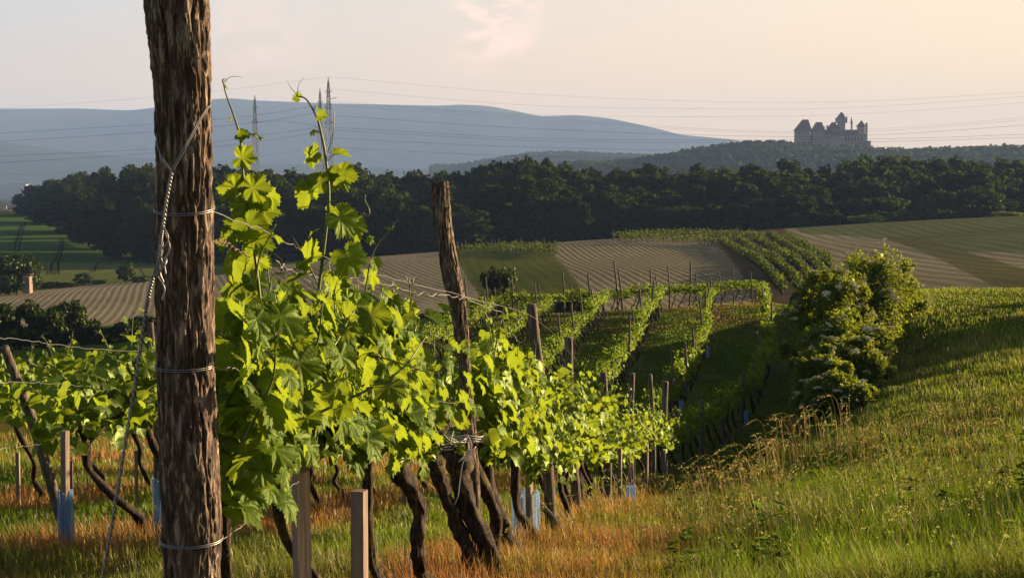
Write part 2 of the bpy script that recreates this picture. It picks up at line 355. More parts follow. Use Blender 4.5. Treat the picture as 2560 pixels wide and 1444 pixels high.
ZA = np.array([(0, -1.66), (3.3, -1.78), (8.2, -2.19), (12.5, -3.09), (17, -3.8), (21.5, -4.67), (26, -5.44), (31, -6.16), (35, -6.63), (40, -6.95), (47, -7.3), (55, -7.4), (65, -7.2), (75, -6.9), (86, -7.0), (92, -7.4), (100, -9.3), (112, -11.2), (140, -12)])
ZL = np.array([(0, -1.7), (5, -1.9), (8, -2.15), (11, -2.4), (14.5, -2.8), (18.5, -3.3), (28, -4.6), (40, -5.9), (50, -6.8), (60, -7.3), (68, -7.5), (75, -7.6), (86, -7.8), (95, -8.6), (105, -10.5), (112, -11.3), (140, -12.3)])
ZM = np.array([(0, -1.57), (3, -1.58), (6, -1.72), (10.3, -2.3), (12.9, -2.5), (20, -3.1), (25, -3.25), (35, -3.75), (45, -4.1), (62, -4.55), (70, -5.0), (85, -7.2), (100, -9.4), (112, -10.8), (140, -12)])
KK = np.exp(-np.linspace(-2, 2, 9)**2); KK /= KK.sum(); GYS = np.arange(0, 141, .5)
def prof_(T): v = np.interp(GYS, T[:, 0], T[:, 1]); v2 = np.convolve(np.pad(v, 4, 'edge'), KK, 'valid'); return lambda y: np.interp(y, GYS, v2)
fA, fL, fM = prof_(ZA), prof_(ZL), prof_(ZM); RBF = H
def H(x, y):
    x = np.asarray(x, float); y = np.asarray(y, float); o = RBF(x, y); x, y = np.broadcast_arrays(x, y); r = np.hypot(x, y); yc = np.clip(y, 0, 139); q = x-XA(np.clip(y, 1.5, 95))
    tl = np.clip(-q/16, 0, 1); fl = fA(yc)*(1-tl)+fL(yc)*tl+np.minimum(q+16, 0)*.07*sstep(40, 75, yc)*(np.clip(q, -60, 0) == q)-np.where(q < -60, 3.0*sstep(40, 75, yc), 0)
    tm = 1-np.exp(-(np.maximum(q-.6, 0)/(2.0+2.3*sstep(9, 15, yc)*(1-sstep(40, 55, yc))))**1.3); nm = fl*(1-tm)+fM(yc)*tm
    w_ = sstep(100, 126, np.maximum(y, r*.55)); return nm*(1-w_)+o*w_
def Hs(x, y): return float(H(np.array([x]), np.array([y]))[0])
def G(px, d, dz=0):          # a point standing on the ground at depth d under image column px
    x = (px-1280)/F*d/ (CT); return np.array((x, d, Hs(x, d)+dz))

def inpoly(px, py, poly):
    r = np.zeros(len(px), bool); n_ = len(poly)
    for i in range(n_):
        x1, y1 = poly[i]; x2, y2 = poly[(i+1) % n_]
        c = ((y1 > py) != (y2 > py)); r ^= c & (px < (x2-x1)*(py-y1)/((y2-y1) or 1e-9)+x1)
    return r
OR = np.array((.34, .165, .065)); GR = np.array((.125, .215, .009)); ST_ = np.array((.25, .21, .09)); DG = np.array((.028, .055, .012)); SOIL = np.array((.27, .23, .155))
def ground_cover(x, y):
    """returns colour, blade length, for near ground"""
    q = x-XA(y); rowpos = np.abs(((q/OFF(y)*2.8+1.4) % 2.8)-1.4)*OFF(y)/2.8          # distance to the nearest row line
    nz_ = fbm(x*.55, y*.35, 0, 3, 3); n2 = fbm(x*2.3, y*1.4, 0, 2, 11)
    viney = (q < 1.5) & (y < 92) & (q > -16.5)
    under = np.clip(1-np.maximum(rowpos-.35-.2*nz_, 0)/.45, 0, 1)
    under = np.where(q > 0, np.clip(1-np.maximum(q-.55-.35*nz_, 0)/.7, 0, 1), under)
    alley = GR*1.0
    t = np.clip(.25+.5*nz_+.35*n2, 0, 1)[:, None]
    green = GR*(1-t*.6)+ST_*t*.6*.7
    f = (under*np.clip(.75+.6*n2+.3*nz_, .15, 1)*(1-.6*sstep(20, 42, y)))[:, None]
    fy = sstep(24, 40, y)[:, None]; ORf = OR*(1-fy)+np.array((.20, .15, .07))*fy; green = green*(1-fy)+np.array((.12, .19, .022))*fy; cv = green*(1-f)+ORf*f
    crest = np.clip((y-66)/12, 0, 1)[:, None]*.55*np.clip(.45+nz_, 0, 1)[:, None]; cv = cv*(1-crest)+np.array((.24, .15, .05))*crest
    tm = np.clip(.06+.30*nz_+.25*n2, 0, .7)[:, None]; cm_ = GR*(1-tm)+ST_*tm
    far = np.clip((y-16)/14, 0, 1)[:, None]; cm_ = cm_*(1-far*.25)+np.array((.16, .14, .05))*far*.25
    m = sstep(.9, 2.0, q)[:, None]
    col = cv*(1-m)+cm_*m
    L = np.where(viney, .15+.06*under, 0)*(1-m[:, 0])+m[:, 0]*(.27+.12*nz_)*(1-.3*sstep(12, 18, y))*(1-.4*sstep(40, 55, y))
    L = np.where(viney & (m[:, 0] < .5), L*(1-.6*sstep(28, 50, y)), L)
    crop = (q < -16.5)
    col = np.where(crop[:, None], np.array((.04, .085, .014)), col); L = np.where(crop, .2, L)
    col = col*(1+.22*fbm(x*.5, y*.25, 0, 3, 61)+.12*fbm(x*2.2, y*1.6, 0, 2, 62))[:, None]
    return col*.66, np.clip(L, .08, .6)
rings = np.unique(np.concatenate([np.geomspace(.4, 100, 330), np.geomspace(100, 450, 420), np.geomspace(450, 9600, 150)]))
angs = np.concatenate([np.linspace(-math.pi, -.42, 60)[:-1], np.linspace(-.42, .42, 460), np.linspace(.42, math.pi, 60)[1:]])
RR, AA = np.meshgrid(rings, angs, indexing='ij'); GX, GY = (RR*np.sin(AA)).ravel(), (RR*np.cos(AA)).ravel()
GZ = H(GX, GY); nr, na = RR.shape
GZ = GZ + np.where(RR.ravel() < 100, .03*fbm(GX*1.3, GY*1.3, 0, 3, 5), 0)
GZ = GZ + np.where(RR.ravel() > 900, 3*fbm(GX*.004, GY*.004, 0, 3, 6), 0)
yy = np.maximum(GY, .1); gpx = 1280+F*GX/yy*CT*1.0; el = np.arctan2(GZ, yy)+TH; gpy = 722-F*np.tan(el)
gcol = np.zeros((len(GX), 3)); gs = np.zeros((len(GX), 3))      # gs: stripe coordinate, stripe strength, crop greenness
near = (GY < 112)
c_, _l = ground_cover(GX[near], np.maximum(GY[near], 1)); gcol[near] = c_*.6
mid = (GY >= 112); gcol[mid] = (.05, .075, .018)
nzm = fbm(GX*.03, GY*.03, 0, 4, 21); nzf = fbm(GX*.25, GY*.1, 0, 3, 22)
mm = mid & (RR.ravel() < 362)
def zone(poly, col, s, amp, crop, dmin=112, dmax=362):
    k = mid & (RR.ravel() < dmax) & (RR.ravel() > dmin) & inpoly(gpx+nzf*4, gpy+nzf*1.5, poly)
    gcol[k] = np.asarray(col)*(1+.18*nzm[k])[:, None]; gs[k, 0] = s[k] if hasattr(s, '__len__') else s; gs[k, 1] = amp; gs[k, 2] = (crop[k] if hasattr(crop, '__len__') else crop)
sx = GX/1.05+.04*GY+ .8*fbm(GX*.01, GY*.012, 0, 2, 30)
sr = GX/2.9-.004*GY+.5*fbm(GX*.01, GY*.012, 0, 2, 33)
zone([(1130, 800), (1145, 620), (1400, 600), (1480, 760), (1480, 850), (1130, 850)], (.105, .12, .026), sx*.6, .5, .9)
zone([(1385, 640), (1400, 560), (1800, 540), (1810, 612), (1860, 690), (1930, 800), (1480, 800), (1440, 700)], SOIL, sx, 1.0, np.clip(1.15-(gpy-590)/150+.4*nzm, .18, 1))
zone([(1800, 612), (1810, 540), (1990, 560), (2130, 700), (2140, 900), (1930, 900), (1860, 690)], (.11, .085, .05), sx*.4, .2, .3)
zone([(1900, 500), (2800, 480), (2800, 900), (2130, 900), (2080, 690), (1990, 610)], SOIL*1.05, sr, .9, np.clip(.62+.5*nzm, .3, 1))
zone([(1900, 500), (2800, 480), (2800, 640), (2350, 625), (2200, 597), (2000, 582)], (.15, .16, .075), sr, .8, 1.0)
zone([(2200, 590), (2300, 590), (2450, 640), (2620, 690), (2620, 740), (2480, 712), (2330, 640)], (.14, .13, .06), sr, .8, .8)
zone([(-600, 735), (0, 738), (180, 716), (540, 690), (860, 640), (1090, 625), (1140, 650), (1200, 740), (1190, 850), (-600, 900)], SOIL*1.1, (GX+.22*GY)/1.05+.5*fbm(GX*.012, GY*.012, 0, 2, 31), .8, .42, 140)
gl = mid & (RR.ravel() > 245) & (GX < 0) & (gpx < 480) & (gpy < 742)
kk = gl & ~inpoly(gpx, gpy, [(-600, 735), (0, 738), (180, 716), (540, 690), (560, 900), (-600, 900)])
gcol[kk] = np.array((.08, .15, .03))*(1+.15*nzm[kk])[:, None]
lowb = kk & (gpy > 655+.04*(gpx-150)) ; gcol[lowb] = np.array((.15, .18, .045))
far_ = RR.ravel() > 900; gcol[far_] = np.array((.05, .07, .03))*(1+.4*fbm(GX*.004, GY*.004, 0, 3, 9)[far_])[:, None]
i = np.arange(nr-1)[:, None]; j = np.arange(na-1)[None]
q_ = np.stack([i*na+j, (i+1)*na+j, (i+1)*na+j+1, i*na+j+1], -1).reshape(-1, 4)[:, ::-1]
n = NT('ground_soil_grass'); at = n.n('ShaderNodeAttribute', attribute_name='gcol'); sa = n.n('ShaderNodeAttribute', attribute_name='gs'); sp = n.n('ShaderNodeSeparateXYZ', {0: sa.outputs['Vector']})
wob = n.noise(.35, 3, .6, n.obj((1, .12, 1)))
ph = n.math('MULTIPLY', n.math('ADD', sp.outputs[0], n.math('MULTIPLY', wob, .25)), 6.2832)
wv = n.math('ADD', n.math('MULTIPLY', n.math('SINE', ph), .5), .5); amp = sp.outputs[1]
pat = n.noise(.9, 5, .65, n.obj((1, .35, 1))); fin = n.noise(14, 4, .7, n.obj())
crop = n.math('MULTIPLY', n.math('MULTIPLY', n.math('SUBTRACT', wv, .35), 2.4, True), n.math('MULTIPLY', n.math('ADD', n.math('SUBTRACT', pat, .52), sp.outputs[2]), 1.6, True), True)
crop = n.math('MULTIPLY', crop, n.math('MULTIPLY', amp, .58, True))
c0 = n.mix(n.math('MULTIPLY', pat, .6), at.outputs['Color'], n.mix(1.0, at.outputs['Color'], (.6, .6, .6), 'MULTIPLY'))
c0 = n.mix(n.math('MULTIPLY', fin, .5), c0, n.mix(1.0, at.outputs['Color'], (1.5, 1.5, 1.45), 'MULTIPLY'))
c0 = n.mix(crop, c0, (.055, .085, .016))
hh = n.math('ADD', n.math('MULTIPLY', n.math('MULTIPLY', wv, amp), n.math('MULTIPLY', pat, .8)), n.math('ADD', n.math('MULTIPLY', fin, .35), n.math('MULTIPLY', pat, .4)))
p = n.n('ShaderNodeBsdfPrincipled', {'Base Color': c0, 'Roughness': 1.0, 'Normal': n.bump(hh, .8, .16)}); p.inputs['Specular IOR Level'].default_value = 0
MAT['ground'] = n.surf(p.outputs[0])
gcol[mid] *= .66
ground = mesh('ground', np.stack([GX, GY, GZ], -1), [q_], MAT['ground'], None, True, {'gcol': gcol, 'gs': gs}); tag(ground, kind='structure')

wt = NT('wheel_track_soil'); pw_ = wt.n('ShaderNodeBsdfDiffuse', {'Color': wt.mix(wt.noise(1, 3, .5, wt.obj()), (.012, .022, .008), (.025, .035, .012))}); MAT['track'] = wt.surf(pw_.outputs[0])
def track(pts, wd):
    P = np.array([((px-1280)/F*d, d) for px, d in pts]); t = np.linspace(0, len(P)-1, 60); x = np.interp(t, range(len(P)), P[:, 0])+.5*noise(t*2, 3, 1, 3); y = np.interp(t, range(len(P)), P[:, 1]); V = []
    for s_ in (-wd/2, wd/2): V.append(np.stack([x+s_, y, H(x+s_, y)+.12], -1))
    i_ = np.arange(59); tag(mesh('wheel_track', np.concatenate(V), [np.stack([i_, i_+60, i_+61, i_+1], -1)], MAT['track']), kind='structure')
for a_, b_ in ((127, 158), (146, 163), (36, 58), (48, 66), (236, 246)): track([(a_, 295 if a_ > 100 else 430), ((a_+b_)/2-6, 380 if a_ > 100 else 480), (b_, 500 if a_ > 100 else 585)], .5) if a_ < 200 else track([(a_, 300), (b_, 345)], .4)

# ------------------------------------------------------------------ far hills (real ridges kilometres away)
def ridge(name, prof, d0, depth, mat, seed, rough=1.0, nx=260, back=1.0):
    prof = np.array(prof, float); pxs = np.linspace(prof[0, 0], prof[-1, 0], nx); pys = np.interp(pxs, prof[:, 0], prof[:, 1])
    pys = np.convolve(np.pad(pys, 3, 'edge'), np.ones(7)/7, 'valid')
    nv = 46; t = np.linspace(-1, back, nv); V = []
    for k, tt in enumerate(t):
        d = d0+tt*depth; top = (450-pys)/F*d0
        prf = math.cos(min(abs(tt), 1)*math.pi/2)**1.15
        x = (pxs-1280)/F*d; bump = fbm(x*.0035/ (d0/1700)+seed, d*.0035/(d0/1700), 0, 4, seed)*top*.16*rough*(1-prf**3)
        V.append(np.stack([x, np.full(nx, d), -42+(top+42)*prf+bump*min(1, (1-abs(tt))*4)], -1))
    V = np.concatenate(V); i = np.arange(nv-1)[:, None]; j = np.arange(nx-1)[None]
    f = np.stack([i*nx+j, i*nx+j+1, (i+1)*nx+j+1, (i+1)*nx+j], -1).reshape(-1, 4)
    return tag(mesh(name, V, [f], mat), kind='structure'), V.reshape(nv, nx, 3)
n = NT('hill_woodland'); a = n.noise(.012, 8, .7, n.obj()); b_ = n.noise(.0016, 3, .5, n.obj())
col = n.ramp(a, [(.35, (.012, .022, .008)), (.6, (.03, .045, .012))]); col = n.mix(n.math('MULTIPLY', n.math('SUBTRACT', b_, .56), 7.0, True), col, (.06, .075, .03))
p = n.n('ShaderNodeBsdfPrincipled', {'Base Color': col, 'Roughness': 1.0, 'Normal': n.bump(a, 1.0, 22)}); p.inputs['Specular IOR Level'].default_value = 0
MAT['hill'] = n.surf(p.outputs[0])
ridge('far_hills', [(-700, 285), (-200, 274), (0, 275), (200, 274), (330, 279), (390, 272), (480, 260), (545, 250), (590, 249), (640, 254), (740, 258), (850, 262), (1000, 265), (1100, 267), (1150, 264), (1220, 267), (1290, 280), (1350, 293), (1440, 290), (1520, 298), (1590, 312), (1660, 328), (1700, 339), (1830, 350), (1950, 372), (2100, 400)], 7500, 1600, MAT['hill'], 3, 1.0, 420)
ridge('near_blue_ridge', [(-700, 340), (0, 352), (150, 375), (300, 392), (520, 402), (800, 412), (1100, 425), (1300, 440)], 5200, 900, MAT['hill'], 5, 1.0)
_, HL = ridge('wooded_hill', [(1080, 425), (1150, 424), (1240, 408), (1330, 394), (1420, 392), (1520, 396), (1640, 400), (1760, 406), (1900, 425)], 3000, 450, MAT['hill'], 8, .5)
_, HC = ridge('castle_hill', [(1400, 425), (1560, 420), (1680, 402), (1760, 388), (1850, 376), (1940, 372), (2000, 382), (2140, 384), (2200, 392), (2300, 392), (2450, 388), (2600, 384), (2900, 384), (3300, 390)], 1700, 420, MAT['hill'], 12, .6)

# ------------------------------------------------------------------ leaf scatter engine
def leaf_outline(n_half, serr):
    ctl = np.array([(0, 1.0), (13, .83), (25, .70), (38, .84), (50, .92), (63, .82), (79, .68), (95, .74), (108, .76), (126, .68), (146, .58), (166, .42), (178, .10)])
    a = np.linspace(0, 178, n_half); r = np.interp(a, ctl[:, 0], ctl[:, 1])
    if serr: r = r*(1+np.where(np.arange(n_half) % 2 == 0, serr, -serr)*np.clip(a/10, .3, 1)*(a < 172))
    a = np.radians(a); x, y = r*np.sin(a), r*np.cos(a)
    return np.concatenate([np.stack([x, y], -1), np.stack([-x, y], -1)[::-1]])
def leaf_template(lod, var):
    rs = np.random.default_rng(var+100*lod)
    if lod == 0: o = leaf_outline(33, .085)
    elif lod == 1: o = leaf_outline(9, 0)
    else: o = np.array([(0, 1.0), (.62, .55), (.55, -.22), (0, -.05), (-.55, -.22), (-.62, .55)])
    m = len(o); fold = rs.uniform(.0, .6); dr = rs.uniform(.1, .85); ru = rs.uniform(.02, .12); ph_ = rs.uniform(0, 6)
    def zz(p):
        r2 = (p**2).sum(1); an = np.arctan2(p[:, 0], p[:, 1])
        return fold*np.abs(p[:, 0])-dr*r2*.6+ru*np.sin(an*5+ph_)*r2*1.5+ru*np.cos(an*10)*r2
    j = np.arange(m)
    if lod == 0:
        P = np.concatenate([[[0, 0]], o*.5, o]); V = np.column_stack([P, zz(P)])
        t1 = np.stack([np.zeros(m, int), 1+(j+1) % m, 1+j], -1); q = np.stack([1+j, 1+(j+1) % m, 1+m+(j+1) % m, 1+m+j], -1)
        t1 = t1[:-1]; q = q[:-1]
        return V, [t1, q[:, ::1]], P
    if lod == 1:
        P = np.concatenate([[[0, 0]], o]); V = np.column_stack([P, zz(P)])
        return V, [np.stack([np.zeros(m, int), 1+j, 1+(j+1) % m], -1)[:-1]], P
    V = np.column_stack([o, zz(o)]); return V, [np.array([(0, 1, 2, 3), (0, 3, 4, 5)])], o
TPL = {(l, v): leaf_template(l, v) for l in (0, 1, 2) for v in range(6)}
def norm(a): return a/(np.linalg.norm(a, axis=-1, keepdims=True)+1e-9)
CULL = [None]
def scatter(mb, pos, tip, nor, size, lod, rs, width=1.0):
    """place leaves: petiole point pos, direction of the tip, normal, size (length)"""
    pos, tip, nor = map(np.asarray, (pos, tip, nor)); size = np.asarray(size, float); n_ = len(pos)
    if n_ and CULL[0] is not None:
        k_ = CULL[0](pos); pos, tip, nor, size = pos[k_], tip[k_], nor[k_], size[k_]; n_ = len(pos)
    if n_ == 0: return
    t = norm(tip); nn = norm(nor-t*(nor*t).sum(1, keepdims=True)); s_ = np.cross(t, nn); v_ = rs.integers(0, 6, n_); r_ = rs.random(n_)
    for v in range(6):
        k = np.where(v_ == v)[0]
        if not len(k): continue
        Vt, Ft, P = TPL[(lod, v)]; m = len(Vt)
        X = pos[k][:, None]+size[k][:, None, None]*(Vt[None, :, 0:1]*width*s_[k][:, None]+Vt[None, :, 1:2]*t[k][:, None]+Vt[None, :, 2:3]*nn[k][:, None])
        A = np.empty((len(k), m, 3)); A[:, :, :2] = P; A[:, :, 2] = r_[k][:, None]
        mb.add(X.reshape(-1, 3), [(f[None]+(np.arange(len(k))*m)[:, None, None]).reshape(-1, f.shape[1]) for f in Ft], A.reshape(-1, 3))

def leafy_shoot(P, R, lod, leaves, stems, rs, lsize, gap=.065, skip=.08, tendril=False):
    """P: polyline of the shoot; leaves alternate left and right and shrink to the tip"""
    P = smoothpath(P, max(6, len(P)*5)); L = np.concatenate([[0], np.cumsum(np.linalg.norm(np.diff(P, axis=0), axis=1))]); T = L[-1]
    if CULL[0] is not None and CULL[0](P).mean() < .75: return
    if stems is not None: tube(stems, P, [R, R*.8, R*.35], 5 if lod else 6)
    s = np.arange(skip, T, gap); s = s+rs.normal(0, gap*.15, len(s)); s = np.clip(s, 0, T*.995); n_ = len(s)
    if not n_: return
    pos = np.stack([np.interp(s, L, P[:, c]) for c in range(3)], -1); tg = norm(np.stack([np.interp(s+.01, L, P[:, c]) for c in range(3)], -1)-np.stack([np.interp(s-.01, L, P[:, c]) for c in range(3)], -1))
    az = rs.uniform(0, 6.28)+np.arange(n_)*math.pi+rs.normal(0, .6, n_)
    o = np.stack([np.cos(az), np.sin(az), np.zeros(n_)], -1); o = norm(o-tg*(o*tg).sum(1, keepdims=True)*.8)
    u = s/T; size = lsize*np.clip(1.08-u**2.2*.9, .12, 1)*rs.uniform(.5, 1.25, n_)
    pl = size*rs.uniform(.5, .9, n_); end = pos+norm(o+np.array((0, 0, .45))+tg*.25)*pl[:, None]
    if stems is not None and lod == 0:
        for a_, b_, z_ in zip(pos, end, size): tube(stems, [a_, (a_+b_)/2+(0, 0, .01), b_], [.0018, .0012], 3, cap=False)
    up = np.array((0, 0, 1.0)); tipd = o*rs.uniform(.3, .9, n_)[:, None]-up*rs.uniform(.2, 1.1, n_)[:, None]+rs.normal(0, .35, (n_, 3))
    nor = o*rs.uniform(.2, .9, n_)[:, None]+up*rs.uniform(.3, 1, n_)[:, None]+rs.normal(0, .3, (n_, 3))
    scatter(leaves, end, tipd, nor, size*.62, lod, rs)
    if tendril and stems is not None and T > .25:
        e = P[-1]
        for q in range(3):
            dv = norm(rs.normal(0, 1, 3)+np.array((0, 0, .8)))*rs.uniform(.03, .07); tube(stems, smoothpath([e-(P[-1]-P[-2]), e+dv*.5, e+dv+np.array((.01, 0, -.01))], 6), [.0014, .0005], 3, cap=False)

def trunk_mesh(mb, P, R, rs, k=10, n_=26, amp=.22):
    P = smoothpath(P, n_); i = np.arange(n_)[:, None]; j = np.arange(k)[None]; sd = int(rs.integers(0, 999))
    a_ = j*2*math.pi/k
    dsp = amp*noise(np.cos(a_)*1.6+9, np.sin(a_)*1.6+9, i*.5, sd)+amp*.7*noise(np.cos(a_)*4+9, np.sin(a_)*4+9, i*.3, sd+1)+amp*.8*noise(1, 2, i*.42*26/n_, sd+4)+(amp*.7*noise(np.cos(a_)*9+9, np.sin(a_)*9+9, i*.25, sd+7) if k > 12 else 0)
    tube(mb, P, R, k, dsp)

# ------------------------------------------------------------------ vines
def vine_parts(seed, lod, lsize=.125, nsh=10, height=1.0, half=.62, thick=.05, side=1, lean=.25, bulk=1.0, hz0=.80, fill=1.0, wd=.30):
    """base at the origin, row along local +y; returns MBs trunk, shoots, foliage"""
    rs = np.random.default_rng(seed); tr, st, fo = MB(), MB(), MB()
    hz = hz0+rs.uniform(-.05, .06)
    ly = -lean*rs.uniform(.7, 1.3); lx = rs.uniform(-.24, -.06)
    pts = [(0, 0, -.08), (.01, .0, .06), (lx*.25+rs.uniform(-.07, .07), ly*.2+rs.uniform(-.05, .07), hz*.26), (lx*.45+rs.uniform(-.07, .07), ly*.45+rs.uniform(-.04, .04), hz*.46), (lx*.8+rs.uniform(-.06, .06), ly*.7, hz*.7), (lx, ly, hz*.93)]
    k = (20, 10, 6)[lod]; trunk_mesh(tr, pts, [thick*1.25, thick*.95, thick*.85, thick*.75, thick*.9], rs, k, (60, 20, 8)[lod], (.32, .30, .2)[lod])
    head = np.array((lx, ly, hz*.93))
    arms = []
    for sg in (-1, 1):
        e = np.array((rs.uniform(-.04, .04), ly+sg*half*rs.uniform(.8, 1), hz+.06+rs.uniform(-.03, .05)))
        arm = smoothpath([head, head+(e-head)*.35+np.array((0, 0, .09)), head+(e-head)*.7+np.array((0, 0, .06)), e], 10); arms.append(arm)
        tube(tr, arm, [thick*.6, thick*.3, thick*.2], k-2)
    for s_ in range(nsh):
        arm = arms[s_ % 2]; b0 = arm[int(rs.integers(1, 10))]
        out_ = rs.normal(0, wd)*bulk; fy = rs.normal(0, .22); hh_ = height*rs.uniform(.45, 1.0)*(1-.25*min(1, abs(out_)/.4))
        arch = rs.random() < .35
        p1 = b0+np.array((out_*.45, fy*.3, hh_*.35)); p2 = b0+np.array((out_*.95, fy*.7, hh_*.7)); p3 = b0+np.array((out_*(1.9 if arch else 1.1), fy*1.2, hh_*(.62 if arch else 1)))
        leafy_shoot([b0, p1, p2, p3], .0045, lod, fo, st if lod < 2 else None, rs, lsize, gap=(.055, .062, .075)[lod], skip=.02, tendril=(lod < 2))
    # laterals and leaves that fill the fruiting zone and hang over it
    m = int((120, 90, 60)[lod]*bulk*fill); y = rs.uniform(-half, half, m)+ly; sgn = rs.choice([-1, 1], m)
    pos = np.stack([sgn*rs.uniform(.02, .26*wd/.30, m)*bulk, y, hz+rs.uniform(.02, min(.5, .12+height*.6), m)], -1)
    tipd = np.stack([sgn*rs.uniform(.1, .9, m), rs.normal(0, .4, m), -rs.uniform(.3, 1, m)], -1); nor = np.stack([sgn*rs.uniform(.3, 1, m), rs.normal(0, .4, m), rs.uniform(.1, .9, m)], -1)
    scatter(fo, pos, tipd, nor, lsize*rs.uniform(.35, .66, m), lod, rs)
    return tr, st, fo
ORDN = {}
def vine_obj(parts, loc, rz, label, group, lod, name='grapevine'):
    t = empty(name, loc, label, 'grapevine', group, rz); tr, st, fo = parts
    tr.build('trunk', MAT['trunk'], t); fo.build('foliage', MAT['vine'] if lod < 2 else MAT['vine_far'], t, smooth=True)
    if st.n: st.build('shoots', MAT['shoot'], t)
    return t
def copy_tree(o, parent=None):
    c = o.copy(); C.objects.link(c); c.parent = parent
    for ch in [x for x in CH.get(o.name, [])]:
        copy_tree(ch, c)
    return c
CH = {}
def remember(o):
    for ch in bpy.data.objects:
        if ch.parent == o: CH.setdefault(o.name, []).append(ch); 
    return o
# ------------------------------------------------------------------ posts
def post_mesh(P, R, k, n_, seed, amp=.06, f1=5.0, twist=.0):
    """weathered round post with fibrous grooves and a split, uneven top"""
    mb = MB(); P = smoothpath(P, n_); L = np.concatenate([[0], np.cumsum(np.linalg.norm(np.diff(P, axis=0), axis=1))])[:, None]
    a = (np.arange(k)*2*math.pi/k)[None]+twist*L
    ca, sa = np.cos(a), np.sin(a); rr = float(np.mean(R)); q = f1
    wob = noise(ca*1.2+5, sa*1.2+5, L*3.0, seed)*.5
    rid = 1-np.abs(noise(ca*q+20+wob*.6, sa*q+20, L*7.5, seed+1)+.4*noise(ca*q*2.2+20, sa*q*2.2+20, L*22, seed+6))*2.4
    fine = noise(ca*q*3+20, sa*q*3+20, L*34, seed+2); fl = noise(ca*q*6+20, sa*q*6+20, L*80, seed+3)
    crack = -np.clip(rid-.45, 0, 1)*1.8
    patch = .45+.55*sstep(-.35, .35, noise(ca*1.3+7, sa*1.3+7, L*2.2, seed+9)); long_ = -np.clip(.16-np.abs(noise(ca*2.1+wob*.8+4, sa*2.1+4, L*.9, seed+12)), 0, 1)*5.5
    dsp = amp*(crack*patch+long_+.30*fine+.22*fl+.5*wob)
    tube(mb, P, R, k, dsp); return mb
post_edges = [(-260, 356, 520), (0, 363, 525), (100, 375, 526), (250, 389, 528), (400, 392, 529), (700, 390, 531), (900, 393, 533), (1050, 397, 540), (1200, 402, 548), (1330, 406, 551), (1444, 410, 549), (1900, 420, 560), (2480, 436, 572)]
def on_ground_shift(P): return P
P = [W((l+r)/2, y, 3.3) for y, l, r in post_edges][::-1]; R = [(r-l)/2/F*3.3*1.02 for y, l, r in post_edges][::-1]
P[0] = np.array((P[1][0]+.02, 3.3, Hs(P[1][0], 3.3)-.05))
mb = post_mesh(P, R, 200, 900, 5, .15, 3.6, .25)
near_post = mb.build('vineyard_post', MAT['post']); tag(near_post, 'thick round rough-barked wooden post in the foreground, taller than the frame', 'post')
# second post, leaning, split bark
e2 = [(455, 1077, 1122), (520, 1082, 1126), (600, 1092, 1135), (700, 1107, 1155), (760, 1122, 1167), (900, 1146, 1176), (1080, 1152, 1192), (1250, 1170, 1202), (1444, 1186, 1214)]
P = [W((l+r)/2, y, 8.2) for y, l, r in e2][::-1]; R = [(r-l)/2/F*8.2 for y, l, r in e2][::-1]
P = [np.array((P[0][0]+.01, 8.2, Hs(P[0][0], 8.2)-.06))]+P; R = [R[0]]+R
second_post = post_mesh(P, R, 90, 300, 9, .16, 2.6, .5).build('vineyard_post', MAT['post'])
tag(second_post, 'crooked leaning post with split bark standing up against the dark forest', 'post')
POSTG = 'wooden posts of the vine rows'
post_protos = []
def round_post(P, R, seed, label, k=20, n_=40, mat='post2'):
    o = post_mesh(P, R, k, n_, seed, .12, 2.0, .4).build('vineyard_post', MAT[mat]); return tag(o, label, 'post', POSTG)
# individually placed posts of the nearest row: (top px, top py, depth, base shift px, radius, label)
for k_i, (tx, ty, d, bx, r, lab) in enumerate([
    (1328, 760, 12.4, 1372, .046, 'dark thick post rising from sunlit leaves right of the crooked post'),
    (1421, 842, 16.8, 1462, .052, 'pale weathered post with a dark knob at its top, nearest row'),
    (1508, 930, 21.4, 1545, .055, 'sunlit short-topped post in the nearest row above bright leaves'),
    (1581, 932, 25.5, 1622, .050, 'slim leaning post sunlit on its right, before the shaded grass alley'),
    (1625, 935, 28.6, 1650, .045, 'thin upright grey post between two leaning posts, nearest row'),
    (1664, 953, 30.5, 1682, .065, 'stout flat-topped grey post at the right of the sunlit leaves'),
    (1753, 1000, 36, 1770, .052, 'pale post above the shaded bright vine where the row bends'),
    (1802, 978, 40, 1830, .035, 'short thin leaning stick at the far end of the sunlit leaves'),
    (1857, 925, 43.5, 1885, .055, 'tall dark leaning post where the nearest row turns uphill'),
    (1885, 905, 49, 1912, .05, 'dark post half hidden in the shaded leaves beside the path'),
    (1890, 828, 57, 1925, .05, 'dark leaning post in the shaded row beside the path, middle height'),
    (1905, 712, 80, 1925, .075, 'leaning post at the top corner where the nearest row meets the crest')]):
    x = XA(d)+0.02; g = np.array((x+.0, d, Hs(x, d)-.1)); top = W(tx, ty, d)
    mid = (g+top)/2+np.array((.03*(-1)**k_i, 0, 0))
    round_post([g, mid, top], [r*1.1, r, r*.92], 40+k_i, lab)
